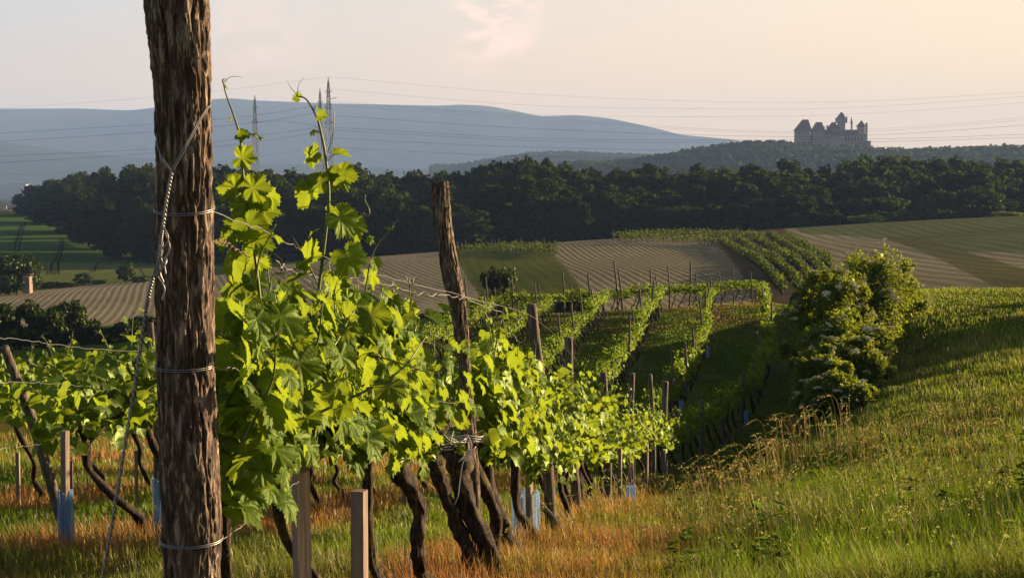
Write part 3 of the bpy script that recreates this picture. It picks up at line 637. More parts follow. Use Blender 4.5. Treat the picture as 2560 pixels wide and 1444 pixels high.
# the other rows' posts share four meshes
protos = []
for s_ in range(4):
    l = random.uniform(-.16, .0); hgt = 1.9+.1*s_
    protos.append(post_mesh([(0, 0, -.1), (l*.4+.02, .02, hgt*.5), (l, .03, hgt)], [.052, .045, .04], 12, 22, 70+s_, .12, 2.0, .4))
pm = []
ROWN = {0: 'nearest vine row', 1: 'second vine row', 2: 'third vine row', 3: 'fourth vine row', 4: 'fifth vine row', 5: 'sixth vine row'}
def put_post(x, y, label, scale=1.0):
    i = random.randrange(4)
    if not any(a == i for a, _ in pm):
        o = protos[i].build('vineyard_post', MAT['post2']); pm.append((i, o))
    else:
        o = [b for a, b in pm if a == i][0].copy(); C.objects.link(o)
    o.location = (x, y, Hs(x, y)); o.rotation_euler = (random.uniform(-.06, .06), random.uniform(-.06, .05), random.uniform(-.4, .4)); o.scale = (scale, scale, scale*random.uniform(.92, 1.1))
    return tag(o, label, 'post', POSTG)
for r_, ds in {0: [65, 72], 1: [14, 44, 50, 56, 63, 70, 77, 83], 2: [13.6, 18.5, 56, 62, 68, 74, 80], 3: [58, 64, 70, 76], 4: [62, 68, 75], 5: [70, 76]}.items():
    for i, d in enumerate(ds):
        put_post(XA(d)-OFF(d)*r_+random.uniform(-.1, .1), d, 'grey post in the %s, %s from the near end' % (ROWN[r_], lowname(i+1)))
i = 0
for d0, lab in ((87, 'front'), (90.5, 'back')):
    for x in np.arange(-1.5 if d0 < 89 else -3, 14.6, 1.55 if d0 < 89 else 2.3):
        i += 1; put_post(x+random.uniform(-.4, .4), d0+random.uniform(-.4, .4)+.02*x, 'slanting grey post of the %s crest row, %s counting from the left' % (lab, lowname(i)), random.choice([.95, 1.1, 1.25]))
# leaning broken-topped post at the left edge
g = W(172, 1290, 12.5); g[2] = Hs(g[0], 12.5)-.1
o = round_post([g, W(84, 1060, 12.3), W(47, 963, 12.1), W(10, 866, 12)], [.045, .042, .04, .034], 90, 'steeply leaning post with a broken splintered top at the left edge', 24, 50)

# square stakes
def stake(px, d, top_py, wd, label, group='square stakes beside young vines', rz=.35, bpx=None):
    x = (px-1280)/F*d; zt = W(px, top_py, d)[2]; zb = Hs(x, d)-.08; mb = MB(); m = 14
    xb = x if bpx is None else (bpx-1280)/F*d
    for k in range(m):
        z0 = zb+(zt-zb)*k/m; z1 = zb+(zt-zb)*(k+1)/m
        if k == 0: pass
    sx_ = wd/2; V = []; Fq = []
    for k in range(m+1):
        t = k/m; cx = xb+(x-xb)*t
        for a, b_ in ((-1, -1), (1, -1), (1, 1), (-1, 1)):
            u, v = a*sx_*(1+.03*noise(k*.7, a+3, b_+2, int(px))), b_*sx_*(1+.03*noise(k*.7, a+7, b_+2, int(px)))
            V.append((cx+u*math.cos(rz)-v*math.sin(rz), d+u*math.sin(rz)+v*math.cos(rz), zb+(zt-zb)*t))
    for k in range(m):
        for j in range(4): Fq.append((4*k+j, 4*k+(j+1) % 4, 4*k+4+(j+1) % 4, 4*k+4+j))
    Fq.append((4*m, 4*m+1, 4*m+2, 4*m+3)); Fq.append((3, 2, 1, 0)); mb.add(V, [Fq])
    return tag(mb.build('stake', MAT['stake'], None, False), label, 'stake', group), np.array((xb, d, zb))
stake(745, 4.6, 1150, .043, 'square sawn stake beside the foreground post, top among hanging leaves', rz=.55, bpx=752)
stake(893, 5.6, 1225, .050, 'square sawn stake left of the mossy thick trunk', rz=-.25)
stake(1322, 12, 1060, .046, 'tall square stake rising out of the wide blue netting', rz=-.5, bpx=1326)
stake(152, 9.6, 1076, .040, 'square stake inside the narrow blue netting at lower left', rz=-.4, bpx=146)
stake(392, 11.3, 1178, .036, 'square stake half hidden behind the foreground post', rz=-.5)
for i, (px, d, py, wd) in enumerate([(31, 15, 1130, .035), (165, 15.5, 1150, .035), (330, 15, 1125, .03), (1455, 19, 1120, .05), (1525, 22.3, 1158, .04), (1622, 27, 1105, .035), (1553, 20.2, 1120, .045), (1665, 29.8, 1130, .04), (1008, 17, 1150, .04), (1212, 19, 1160, .035)]):
    stake(px, d, py, wd, 'slim grey stake between vine trunks, %s of ten from the left' % lowname([1, 2, 3, 4+2, 7, 9, 8, 10, 4, 5][i]), rz=.2*i)
# light bamboo poles
for i, (px, d, py, bx) in enumerate([(1575, 20.5, 1150, 1583), (1586, 20.6, 1140, 1590), (1574, 20.6, 1145, 1566), (1618, 23.5, 1130, 1619), (1668, 27, 1150, 1665)]):
    mb = MB(); b0 = W(bx, 1000, d); b0[2] = Hs(b0[0], d)-.05; tube(mb, smoothpath([b0, W(px, py, d)], 6), [.011, .008], 6)
    tag(mb.build('cane_pole', MAT['stake']), 'thin pale cane pole among the trunks of the nearest row, %s from the left' % lowname([2, 3, 1, 4, 5][i]), 'pole', 'thin cane poles')

# blue netting sleeves round young vines
def sleeve(px, d, wd, h, label, open_=.0, rz=0):
    x = (px-1280)/F*d; mb = MB(); k, m = 22, 10; V = []
    for i_ in range(m+1):
        for j_ in range(k):
            a = open_/2+(2*math.pi-open_)*j_/(k-1)+rz; r = wd/2*(1+.10*noise(math.cos(a)*2, math.sin(a)*2, i_*.35, int(px))+(.05*i_/m))
            V.append((r*math.cos(a), r*math.sin(a)*.7, h*i_/m+(0.02*noise(j_*.8, 3, 1, 4) if i_ == m else 0)))
    fq = [(i_*k+j_, i_*k+j_+1, (i_+1)*k+j_+1, (i_+1)*k+j_) for i_ in range(m) for j_ in range(k-1)]
    mb.add(V, [fq]); o = mb.build('netting_sleeve', MAT['net'], None, True, (x, d, Hs(x, d)+.03)); return tag(o, label, 'netting', 'blue netting sleeves')
sleeve(1316, 12.0, .215, .46, 'wide pale blue netting sleeve around the tall stake', 1.2, -1.2)
sleeve(150, 9.6, .10, .44, 'narrow bright blue netting sleeve at lower left', .3)
sleeve(388, 11.3, .10, .50, 'pale netting sleeve peeping out left of the foreground post', .3)
for px, d, h, lab in ((1581, 20.3, .30, 'small blue sleeve at the foot of three cane poles'), (1871, 44, .42, 'small blue sleeve low on the shaded path side'), (1706, 46, .42, 'small blue sleeve at the foot of the second row in shade'), (1772, 62, .45, 'tiny blue sleeve between shaded leaves higher up the second row')):
    sleeve(px, d, .13, h, lab, .3)

# ------------------------------------------------------------------ vines
NV = {0: 0}
def to_local(P, loc, rz):
    P = np.asarray(P, float)-np.asarray(loc); c, s_ = math.cos(-rz), math.sin(-rz)
    return np.stack([P[..., 0]*c-P[..., 1]*s_, P[..., 0]*s_+P[..., 1]*c, P[..., 2]], -1)
def heading(d): return -math.atan((XA(d+.5)-XA(d-.5)))
VG = 'grapevines in rows'
tall = {
 4.25: [([(672, 980), (655, 800), (640, 660), (618, 520), (607, 430), (601, 350), (585, 290), (568, 245), (556, 200)], .0050, 4.15),
        ([(640, 700), (650, 640), (690, 560)], .003, 4.1), ([(590, 900), (560, 800), (575, 760), (600, 745)], .004, 4.2)],
 5.1: [([(775, 1000), (780, 870), (795, 740), (812, 600), (822, 500), (815, 400), (800, 320), (788, 285), (765, 248), (740, 240)], .0062, 4.75),
       ([(880, 900), (905, 780), (925, 660), (945, 610), (985, 565)], .004, 5.3), ([(800, 720), (760, 640), (730, 590)], .003, 4.8)],
 6.05: [([(1030, 900), (1040, 800), (1055, 740), (1062, 690)], .004, 6.0), ([(960, 950), (950, 840), (930, 740), (935, 690)], .004, 5.7)],
 7.0: [([(1080, 950), (1130, 860), (1170, 790), (1200, 770)], .004, 7.2)],
 7.95: [([(1225, 960), (1240, 860), (1262, 760), (1278, 700)], .004, 8.0), ([(1180, 960), (1190, 850), (1230, 790)], .004, 8.2)],
}
custom_leaves = {4.25: [(604, 395, 34, 0, 95), (590, 470, 44, -60, 90), (632, 470, 40, 55, 90), (612, 510, 44, 10, 160), (655, 525, 40, 70, 100), (575, 590, 40, -70, 100), (620, 560, 46, 170, 150), (640, 600, 42, 60, 110), (588, 655, 50, -60, 150), (630, 700, 42, 30, 150), (600, 335, 20, 100, 100)],
                 5.1: [(850, 435, 40, 80, 155), (835, 440, 26, 20, 60), (785, 385, 32, -70, 120), (775, 480, 42, -100, 140), (800, 455, 34, -60, 90), (850, 545, 48, 70, 140), (880, 560, 40, 110, 150), (870, 640, 50, 60, 150), (800, 290, 18, 90, 90), (745, 245, 14, -60, 60)]}
def near_vine(d, seed, label, nsh=11, height=.95, lsize=.135, bulk=1.0, thick=.05, lod=0, lean=.3, hz0=.98, fill=2.9):
    x = XA(d); loc = np.array((x, d, Hs(x, d))); rz = heading(d); rs = np.random.default_rng(seed+500)
    def clear_of_post(P):        # the crooked post stands free of leaves along its front
        c_, s_ = math.cos(rz), math.sin(rz); wx = loc[0]+P[:, 0]*c_-P[:, 1]*s_; wy = loc[1]+P[:, 0]*s_+P[:, 1]*c_; wz = loc[2]+P[:, 2]
        t_ = np.clip((8.2-wy)/8.2, 0, 1); hx = -.40+.28*np.clip((-.15-wz/wy*8.2)/1.9, 0, 1); px_ = wx/wy*8.2
        lft = (1280+F*wx/wy < 530) & (rs.random(len(P)) < 2) & (wz < -.1)
        return ~lft & ~((np.abs(px_-hx) < np.where(wz < -1.22*wy/8.2, 
            .22, .21)) & (wy < 8.35) & (wy > 4.4) & (rs.random(len(P)) < .93))
    CULL[0] = clear_of_post
    tr, st, fo = vine_parts(seed, lod, lsize, nsh, height, .55, thick, 1, lean, bulk, hz0, fill, .17)
    for pts, R_, dd in tall.get(d, []):
        P = to_local([W(a, b_, dd) for a, b_ in pts], loc, rz); leafy_shoot(P, R_, 0, fo, st, rs, .105 if len(pts) > 5 else .11, gap=.085 if len(pts) > 5 else .07, skip=.25 if len(pts) > 5 else .05, tendril=True)
    for px, py, sz, az, rot in custom_leaves.get(d, []):
        dd = tall[d][0][2]-rs.uniform(-.05, .1); p = to_local(W(px, py, dd), loc, rz); s_ = sz*1.0/F*dd
        a = math.radians(rot)*(-1 if az < 0 else 1); tip = np.array((math.sin(a), rs.uniform(-.3, .3), math.cos(a))); no = np.array((.5*math.sin(math.radians(az)), -.8+rs.normal(0, .25), .35+rs.normal(0, .2)))
        scatter(fo, [p], [tip], [no], [s_*1.25], 0, rs)
    CULL[0] = None; return vine_obj((tr, st, fo), loc, rz, label, VG, lod)
near_vine(4.25, 11, 'large-leaved grapevine right beside the foreground post, one shoot reaching high', 22, .58, .125, .9, .018, hz0=1.12)
near_vine(5.1, 23, 'grapevine with the tallest upright shoot and a coiled tendril', 21, .52, .118, 1.1, .02, hz0=1.08)
near_vine(6.05, 31, 'grapevine with a slim bent trunk crossing a square stake', 21, .56, .112, 1.1, .024, hz0=1.0)
near_vine(7.0, 47, 'grapevine with a thick mossy leaning trunk in the nearest row', 24, .72, .112, 1.1, .040, hz0=.86)
near_vine(7.95, 53, 'old gnarled grapevine twisting up against the crooked post', 24, .70, .112, 1.0, .040, hz0=.88, lean=.15)
near_vine(9.0, 61, 'grapevine with a dark slanting trunk just beyond the crooked post', 14, .70, .13, 1.1, .045, lod=1, hz0=.86)
near_vine(10.1, 67, 'grapevine with a nearly horizontal lower trunk beyond the crooked post', 14, .75, .13, 1.1, .05, lod=1, lean=.7, hz0=.86)
near_vine(11.2, 71, 'grapevine left of the wide blue netting', 14, .8, .13, 1.1, .045, lod=1, hz0=.86)
# gnarled head of the old vine, tied with twine
mb = MB(); h0 = W(1150, 1120, 8.05); trunk_mesh(mb, [W(1240, 1500, 7.95), W(1222, 1380, 7.95), W(1180, 1290, 7.92), W(1150, 1200, 7.95), h0], [.056, .05, .052, .048, .075], np.random.default_rng(5), 16, 34, .3)
g_o = mb.build('vine_trunk', MAT['trunk']); tag(g_o, 'thick black twisted dead vine trunk wound round the crooked post', 'trunk')
P2 = [MB() for _ in range(1)]
rs = np.random.default_rng(3); tw_ = empty('twine', W(1165, 1100, 8.1), 'knotted white twine tying the old vine to the crooked post', 'twine'); to_ = np.array(tw_.location)
for a in range(9):
    mb = MB(); s_ = W(1150+rs.uniform(-15, 25), 1105+rs.uniform(-12, 12), 7.85)-to_; e = s_+np.array((rs.uniform(-.13, .06), rs.uniform(-.05, .02), rs.uniform(-.09, .08)))
    tube(mb, smoothpath([s_, (s_+e)/2+rs.normal(0, .02, 3), e], 8), [.0035, .0025], 5); mb.build('loose_end', MAT['twine'], tw_)
mb = MB(); tube(mb, [W(1165, 1100, 8.15)-to_+np.array((.1*math.cos(t), .1*math.sin(t), .008*math.sin(3*t)+.002*t)) for t in np.linspace(0, 6.28*3, 90)], [.0035], 5, cap=False); mb.build('wrapping', MAT['twine'], tw_)
mb = MB(); tube(mb, np.array(smoothpath([W(1190, 1115, 7.85), W(1160, 1150, 7.83), W(1150, 1200, 7.85), W(1145, 1240, 7.86), W(1135, 1262, 7.86)], 20))-to_, [.003], 5); mb.build('hanging_end', MAT['twine'], tw_)

def protoset(lod, n_, seeds, **k):
    out_ = []
    for s_ in range(n_):
        out_.append(vine_parts(seeds+s_, lod, **k))
    return out_
SETS = {1: protoset(1, 6, 300, lsize=.118, nsh=19, height=.74, wd=.22, fill=1.2, half=.66, thick=.031, bulk=1.1), 2: protoset(2, 6, 400, lsize=.15, nsh=18, height=.62, half=.62, thick=.045, bulk=1.0, wd=.13, fill=1.3)}
BUILT = {}
def place_vine(x, y, rz, lod, label, sc_=1.0):
    i = random.randrange(6); z = Hs(x, y)
    if (lod, i) not in BUILT:
        t = vine_obj(SETS[lod][i], (x, y, z), rz, label, VG, lod); BUILT[(lod, i)] = remember(t)
    else:
        t = copy_tree(BUILT[(lod, i)]); t['label'] = label; t.location = (x, y, z)
    if random.random() < .5: pass
    t.rotation_euler = (0, 0, rz+random.uniform(-.08, .08)); t.scale = (sc_*random.uniform(.92, 1.1), sc_*random.uniform(.96, 1.06), sc_*random.uniform(.82, 1.16))
    return t
rows = {0: (12.4, 84), 1: (11.0, 84), 2: (13.2, 84), 3: (47, 82), 4: (53, 80), 5: (60, 78)}
bpy.context.view_layer.update()
for r_, (d0, d1) in rows.items():
    d = d0; k = 0
    while d < d1:
        k += 1; lod = 1 if d < 30 else 2
        look = ('sunlit', 'leafy')[k % 2] if d < 30 else 'shaded' if d < 66 else 'sun-topped'
        where = 'beyond the blue netting' if r_ == 0 else 'from its near end'
        if r_ in (1, 2) and 24 < d < 40: d += 1.3; continue
        place_vine(XA(d)-OFF(d)*r_+random.uniform(-.06, .06), d, heading(d), lod, '%s grapevine in the %s, %s %s' % (look, ROWN[r_], lowname(k), where), (1.34 if r_ == 1 and d < 13.5 else 1.0) if d < 40 else 1.04)
        d += 1.28
i = 0
for d0, lab in ((87, 'front'), (90.5, 'back')):
    i = 0
    for x in np.arange(-2.6, 14.2, 1.22):
        i += 1; place_vine(x, d0+.02*x+random.uniform(-.1, .1), math.pi/2, 2, 'sunlit grapevine of the %s row along the crest, %s counting from the left' % (lab, lowname(i)), 1.0)

# ------------------------------------------------------------------ wires
def wire(pts, r, label, mat='wire', n_=60, twist=0, loops=(), wob=0.0, name='trellis_wire'):
    r = r*.8
    mb = MB(); P = smoothpath(pts, n_)
    if wob: P = P+np.stack([noise(np.arange(n_)*.9, 3, 1, 5)*wob*.4, np.zeros(n_), noise(np.arange(n_)*.9, 8, 1, 7)*wob], -1)
    if twist:
        t = np.linspace(0, twist*2*math.pi, n_)
        for s_ in (0, math.pi): tube(mb, P+np.stack([np.cos(t+s_), np.sin(t+s_), 0*t], -1)*r*1.15, [r], 5, cap=False)
    else: tube(mb, P, [r], 5, cap=False)
    for c_, rad, dz in loops:
        for q in range(2): tube(mb, [np.array(c_)+np.array((rad*math.cos(t), rad*math.sin(t), dz*math.sin(t)+.004*q)) for t in np.linspace(0, 6.3, 40)], [r], 5, cap=False)
    return tag(mb.build(name, MAT[mat]), label, 'wire', 'wires of the vine trellis' if name == 'trellis_wire' else None)
pr = .0615
c1_ = W(461, 524, 3.3); c3_ = W(462, 916, 3.3); c4_ = W(478, 1348, 3.3)
wire([W(531, 527, 3.3), W(620, 560, 3.7), W(715, 606, 4.4), W(800, 640, 5.2), W(1000, 700, 6.8), W(1165, 742, 8.2), W(1345, 800, 12.4), W(1440, 900, 17)], .0016, 'top smooth wire from the foreground post down along the nearest row', wob=.006, loops=[(c1_, pr+.003, .012)])
wire([W(529, 600, 3.3), W(570, 612, 3.5), W(625, 640, 3.8)], .0018, 'short twisted rusty wire end just right of the foreground post', 'rust', 50, 14, wob=.008)
wire([W(690, 650, 4.3), W(745, 680, 4.7), W(950, 705, 6.5), W(1060, 735, 7.4), W(1165, 748, 8.15), W(1300, 800, 10)], .0022, 'kinked wire sagging between shoots towards the crooked post', 'wire', 90, 26, wob=.014)
wire([W(534, 916, 3.3), W(600, 926, 3.6), W(660, 932, 4), W(1150, 1010, 8.2)], .0015, 'middle wire wrapped around the foreground post at mid height', wob=.006, loops=[(c3_, pr+.003, .004)])
wire([W(551, 1347, 3.3), W(590, 1325, 3.5), W(650, 1275, 3.9), W(700, 1235, 4.3), W(750, 1200, 4.6)], .0018, 'low wire looped round the foreground post and tied to the square stake', wob=.003, loops=[(c4_, pr+.007, .004)])
wire([W(1060, 1112, 7.8), W(1120, 1110, 8), W(1170, 1104, 8.1), W(1400, 1110, 12.4)], .0022, 'low wire running through the white twine on the crooked post', 'twine', wob=.004)
wire([W(-60, 838, 8.2), W(60, 850, 8.8), W(200, 868, 9.8), W(390, 882, 12), W(560, 900, 16)], .0020, 'upper wire of the second row crossing the left edge', wob=.006)
wire([W(-60, 955, 8.2), W(100, 957, 9), W(260, 966, 10.4), W(400, 966, 12)], .0018, 'middle wire of the second row below the upper one at left', wob=.006)
wire([W(-60, 1130, 9), W(60, 1115, 9.6), W(150, 1105, 10.3), W(260, 1100, 11)], .0018, 'lowest wire of the second row passing the square stake at left', wob=.006)
# twisted stay wire hanging from the top of the foreground post to the ground
gp = [W(524, 262, 3.24), W(500, 300, 3.22), W(465, 365, 3.2), (W(430, 428, 3.2))]
mb = MB()
for s_ in (-1, 1): tube(mb, smoothpath([p_+np.array((.003*s_, 0, .002*s_)) for p_ in gp], 30), [.0015], 5, cap=False)
tube(mb, smoothpath([W(391, 335, 3.26), W(398, 380, 3.23), W(430, 430, 3.2)], 14), [.0014], 5, cap=False)
tube(mb, smoothpath([W(392, 350, 3.26), W(404, 400, 3.22), W(430, 430, 3.2)], 14), [.0014], 5, cap=False)
rest = [W(430, 428, 3.2), W(418, 490, 3.2), W(408, 560, 3.2), W(402, 600, 3.2), W(398, 645, 3.19), W(384, 690, 3.19), W(372, 740, 3.2), W(363, 790, 3.2), W(348, 890, 3.2), W(331, 1000, 3.2), W(306, 1150, 3.2), W(281, 1300, 3.2), W(256, 1444, 3.2), W(230, 1600, 3.2)]
end = np.array((W(120, 2400, 3.2)[0], 3.2, Hs(W(120, 2400, 3.2)[0], 3.2)-.02))
Pp = smoothpath(rest+[end], 420); t = np.linspace(0, 1, 420)*2*math.pi*46
for s_ in (0, math.pi): tube(mb, Pp+np.stack([np.cos(t+s_), np.sin(t+s_), 0*t], -1)*.0026, [.0020], 6, cap=False)
rs = np.random.default_rng(8)
for q in range(5):
    a = W(408+rs.uniform(-8, 8), 560+q*22, 3.19); tube(mb, smoothpath([a, a+np.array((rs.uniform(-.014, .014), -.004, -.03)), a+np.array((rs.uniform(-.01, .01), 0, -.06)), a+np.array((0, 0, -.085))], 14), [.0017], 5, cap=False)
tube(mb, smoothpath([W(400, 690, 3.19), W(375, 692, 3.18), W(360, 686, 3.17), W(350, 668, 3.17)], 14), [.002], 5, cap=False)
tube(mb, smoothpath([W(400, 640, 3.19), W(416, 648, 3.18), W(408, 668, 3.17), W(390, 690, 3.19)], 14), [.002], 5, cap=False)
tag(mb.build('stay_wire', MAT['wire']), 'twisted steel stay wire hanging in front of and left of the foreground post', 'wire')
# coiled tendril beside the tall shoot
mb = MB(); tube(mb, smoothpath([W(823, 505, 4.75), W(860, 498, 4.7), W(900, 490, 4.7), W(913, 488, 4.7), W(912, 500, 4.7), W(922, 520, 4.7), W(924, 535, 4.7), W(915, 540, 4.7), W(908, 530, 4.7)], 40), [.0018, .0012], 5)
t1_ = mb.build('tendril', MAT['shoot']); mb = MB(); tube(mb, smoothpath([W(820, 380, 4.75), W(832, 340, 4.7), W(835, 290, 4.7), W(828, 262, 4.7), W(820, 250, 4.7), W(842, 244, 4.7)], 30), [.0016, .0008], 5)
ten = mb.build('tendril', MAT['shoot'])
for o in C.objects:
    if o.get('label', '').startswith('grapevine with the tallest'):
        for te in (ten, t1_): te.parent = o; te.matrix_parent_inverse = o.matrix_basis.inverted()
# ------------------------------------------------------------------ trees and bushes
def tree_parts(seed, hgt, rad, nclump=46, nleaf=60, leaf=.5, trunk_h=.3, r0=.28, conic=.0, limbs=6, squash=1.0):
    rs = np.random.default_rng(seed); tr, fo = MB(), MB()
    lean = rs.normal(0, .03*hgt, 2); top = np.array((lean[0], lean[1], hgt*.8))
    trunk_mesh(tr, [(0, 0, -.3), (lean[0]*.2, lean[1]*.2, hgt*.25), (lean[0]*.6, lean[1]*.6, hgt*.55), top], [r0*1.2, r0, r0*.6, r0*.15], rs, 7, 12, .15)
    cz = hgt*(trunk_h+(1-trunk_h)*.5); hz = hgt*(1-trunk_h)*.5; cl = []
    while len(cl) < nclump:
        v = norm(rs.normal(0, 1, 3)); rr_ = rs.uniform(.45, 1)**.6
        p_ = v*rr_; k = 1-conic*(p_[2]*.5+.5); k *= (1+.22*math.sin(3*math.atan2(v[1], v[0])+seed)+.15*math.sin(5*v[2]+seed))
        cl.append((p_[0]*rad*k+lean[0], p_[1]*rad*k+lean[1], cz+p_[2]*hz))
    cl = np.array(cl)
    for q in cl[rs.permutation(len(cl))[:limbs]]:
        b0 = np.array((lean[0]*.4, lean[1]*.4, hgt*rs.uniform(.25, .5))); tube(tr, smoothpath([b0, b0*.45+q*.55+np.array((0, 0, -.04*hgt)), q], 7), [r0*.4, r0*.22, r0*.06], 5)
    cr = rs.uniform(.16, .34, len(cl))*rad*1.15; k = rs.poisson(nleaf, len(cl)); ci = np.repeat(np.arange(len(cl)), k); m = len(ci)
    v = norm(rs.normal(0, 1, (m, 3))); pos = cl[ci]+v*(cr[ci]*rs.uniform(.5, 1.08, m)**.7)[:, None]*np.array((1, 1, .72*squash))
    nor = v+rs.normal(0, .45, (m, 3))+np.array((0, 0, .25)); tipd = rs.normal(0, 1, (m, 3))+np.array((0, 0, -.2))
    scatter(fo, pos, tipd, nor, leaf*rs.uniform(.5, 1.1, m), 2, rs)
    return tr, fo
def make_tree(parts, loc, label, cat, group, mat, name, sc_=(1, 1, 1), rz=0, crown='crown'):
    t = empty(name, loc, label, cat, group, rz); parts[0].build('trunk', MAT['treebark'], t); parts[1].build(crown, MAT[mat], t, False); t.scale = sc_; return remember(t)
FP = [tree_parts(600+i, 16, 6.0, 80, 85, .80, .05, .3, .15*(i % 3), 5) for i in range(7)]
FT = {}
def forest_tree(px, d, top_py, wk, label):
    x = (px-1280)/F*d; z = Hs(x, d); zt = W(px, top_py, d)[2]; hgt = max(5, zt-z); i = random.randrange(7); s_ = hgt/16.3; wk = wk*random.uniform(.8, 1.35)
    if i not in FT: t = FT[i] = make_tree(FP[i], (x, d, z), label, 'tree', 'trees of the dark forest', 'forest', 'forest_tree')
    else: t = copy_tree(FT[i]); t['label'] = label; t.location = (x, d, z)
    t.scale = (wk, wk, s_); t.rotation_euler = (0, 0, random.uniform(0, 6.28)); return t
SK = np.array([(20, 520), (70, 500), (100, 452), (180, 428), (280, 420), (350, 412), (450, 418), (560, 415), (700, 425), (850, 418), (930, 413), (1000, 428), (1100, 432), (1200, 425), (1260, 400), (1310, 388), (1370, 398), (1450, 415), (1600, 420), (1700, 418), (1850, 415), (1930, 408), (1980, 405), (2050, 425), (2110, 400), (2180, 386), (2260, 395), (2350, 398), (2450, 400), (2560, 398), (2900, 390)])
FD = np.array([(70, 640), (130, 560), (200, 480), (300, 390), (390, 350), (600, 345), (1050, 345), (1400, 365), (2000, 365), (2200, 390), (2560, 420), (2900, 420)])
bpy.context.view_layer.update()
for row, (dd, lift, step, nm) in enumerate([(0, 95, 8.0, 'front'), (22, 52, 7.5, 'second'), (46, 20, 7.2, 'third'), (80, 0, 7.0, 'skyline')]):
    px = 92 if row != 0 else 108; k = 0
    while px < 2720:
        k += 1; d = np.interp(px, FD[:, 0], FD[:, 1])+dd+random.uniform(-6, 6); sk = np.interp(px, SK[:, 0], SK[:, 1])
        far = max(0, 1-(px-60)/340)
        top = sk+lift*(1-.35*far)*random.uniform(.55, 1.3)+random.uniform(-6, 13)
        if px < 130: top = max(top, sk)
        side = 'left of the foreground post' if px < 400 else 'right of the foreground post' if px < 1080 else 'right of the crooked post' if px < 1900 else 'beneath the castle'
        forest_tree(px, d, top, 1.0+.06*row, '%s forest tree %s, %s in the %s line' % ('lower' if row < 2 else 'taller', side, lowname(k), nm))
        px += step*F/d*random.uniform(.8, 1.2)
# smaller free-standing trees and bushes
BP = [tree_parts(700+i, 4, 2.1, 34, 80, .26, .02, .10, .0, 4) for i in range(4)]; BT = {}
def bush(px, d, base_py, top_py, wpx, label, name='bush', mat='bush', group='bushes about the fields', zfix=None):
    x = (px-1280)/F*d; zt = W(px, top_py, d)[2]; z = Hs(x, d) if base_py is None else min(Hs(x, d), W(px, base_py, d)[2]); hgt = max(zt-z, .8); w_ = wpx/F*d
    i = random.randrange(4)
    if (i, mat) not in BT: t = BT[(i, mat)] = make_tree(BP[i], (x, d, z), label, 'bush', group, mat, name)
    else: t = copy_tree(BT[(i, mat)]); t['label'] = label; t.location = (x, d, z); t.name = name
    t.scale = (w_/4.4, w_/4.4, hgt/4.1); t.rotation_euler = (0, 0, random.uniform(0, 6.28)); return t
bush(2165, 352, None, 533, 84, 'rounded green bush on the field edge before the forest', mat='elder')
bush(2300, 365, None, 522, 120, 'low wide bush on the field edge right of the rounded one')
bush(2232, 372, None, 536, 50, 'small scrubby bush between two field-edge bushes')
bush(2420, 372, None, 462, 190, 'big dome-shaped tree standing forward of the forest at right', 'broad_tree')
bush(2520, 350, None, 527, 70, 'low scrub on the grassy bank at the right field edge', mat='elder')
bush(40, 238, None, 620, 112, 'rounded dark tree on the left edge beside the small shed', 'broad_tree')
bush(0, 236, None, 640, 110, 'dark tree cut off by the left edge', 'broad_tree')
bush(205, 268, None, 680, 50, 'small round bush on the green field, left of two')
bush(315, 268, None, 655, 44, 'narrow upright bush on the green field near the foreground post')
bush(120, 262, None, 702, 60, 'low dark hedge bush left of the small round bush'); bush(240, 268, None, 700, 50, 'low bush right of the small round bush')
bush(160, 262, None, 706, 50, 'lowest hedge bush in the gap at left'); bush(345, 262, None, 690, 46, 'low brush touching the foreground post')
for i, (px, d, top, wp) in enumerate([(-20, 108, 745, 120), (45, 112, 742, 110), (110, 110, 752, 110), (170, 113, 748, 110), (215, 110, 800, 70), (262, 112, 812, 80), (310, 110, 790, 90), (365, 112, 776, 100), (430, 113, 770, 110)]):
    bush(px, d, None, top, wp, 'black-green hedge bush behind the left vines, %s from the left edge' % lowname(i+1), 'hedge_bush', group='dark hedge behind the left vines')
for px, d, top, wp, lab in [(1246, 128, 652, 92, 'upright dark tree in front of the striped field, right of the crooked post'), (1205, 124, 740, 70, 'low bush left of the upright dark tree'), (1330, 122, 722, 60, 'small dark bush low between upright tree and striped field'), (1440, 122, 712, 76, 'dark round bush against the striped field'), (1405, 121, 735, 40, 'tiny bush tucked beside the dark round bush'),
                       (600, 118, 715, 90, 'dark bush glimpsed behind the large vine leaves'), (720, 120, 745, 100, 'dark bush behind the tallest shoot'), (560, 118, 740, 90, 'dark bush just right of the foreground post'), (860, 120, 775, 100, 'dark bush behind the middle of the nearest vines'), (980, 120, 785, 110, 'dark bush behind vines left of the crooked post'), (1080, 122, 780, 100, 'dark bush behind the crooked post'),
                       (2040, 102, 682, 90, 'dark bush where the far vine rows meet the path'), (2005, 100, 712, 60, 'small dark bush at the top of the path'), (2075, 100, 700, 80, 'dark bush left of the flowering elder top')]:
    bush(px, d, None, top, wp, lab, 'upright_tree' if 'upright' in lab and 'left' not in lab and 'small' not in lab else 'bush')

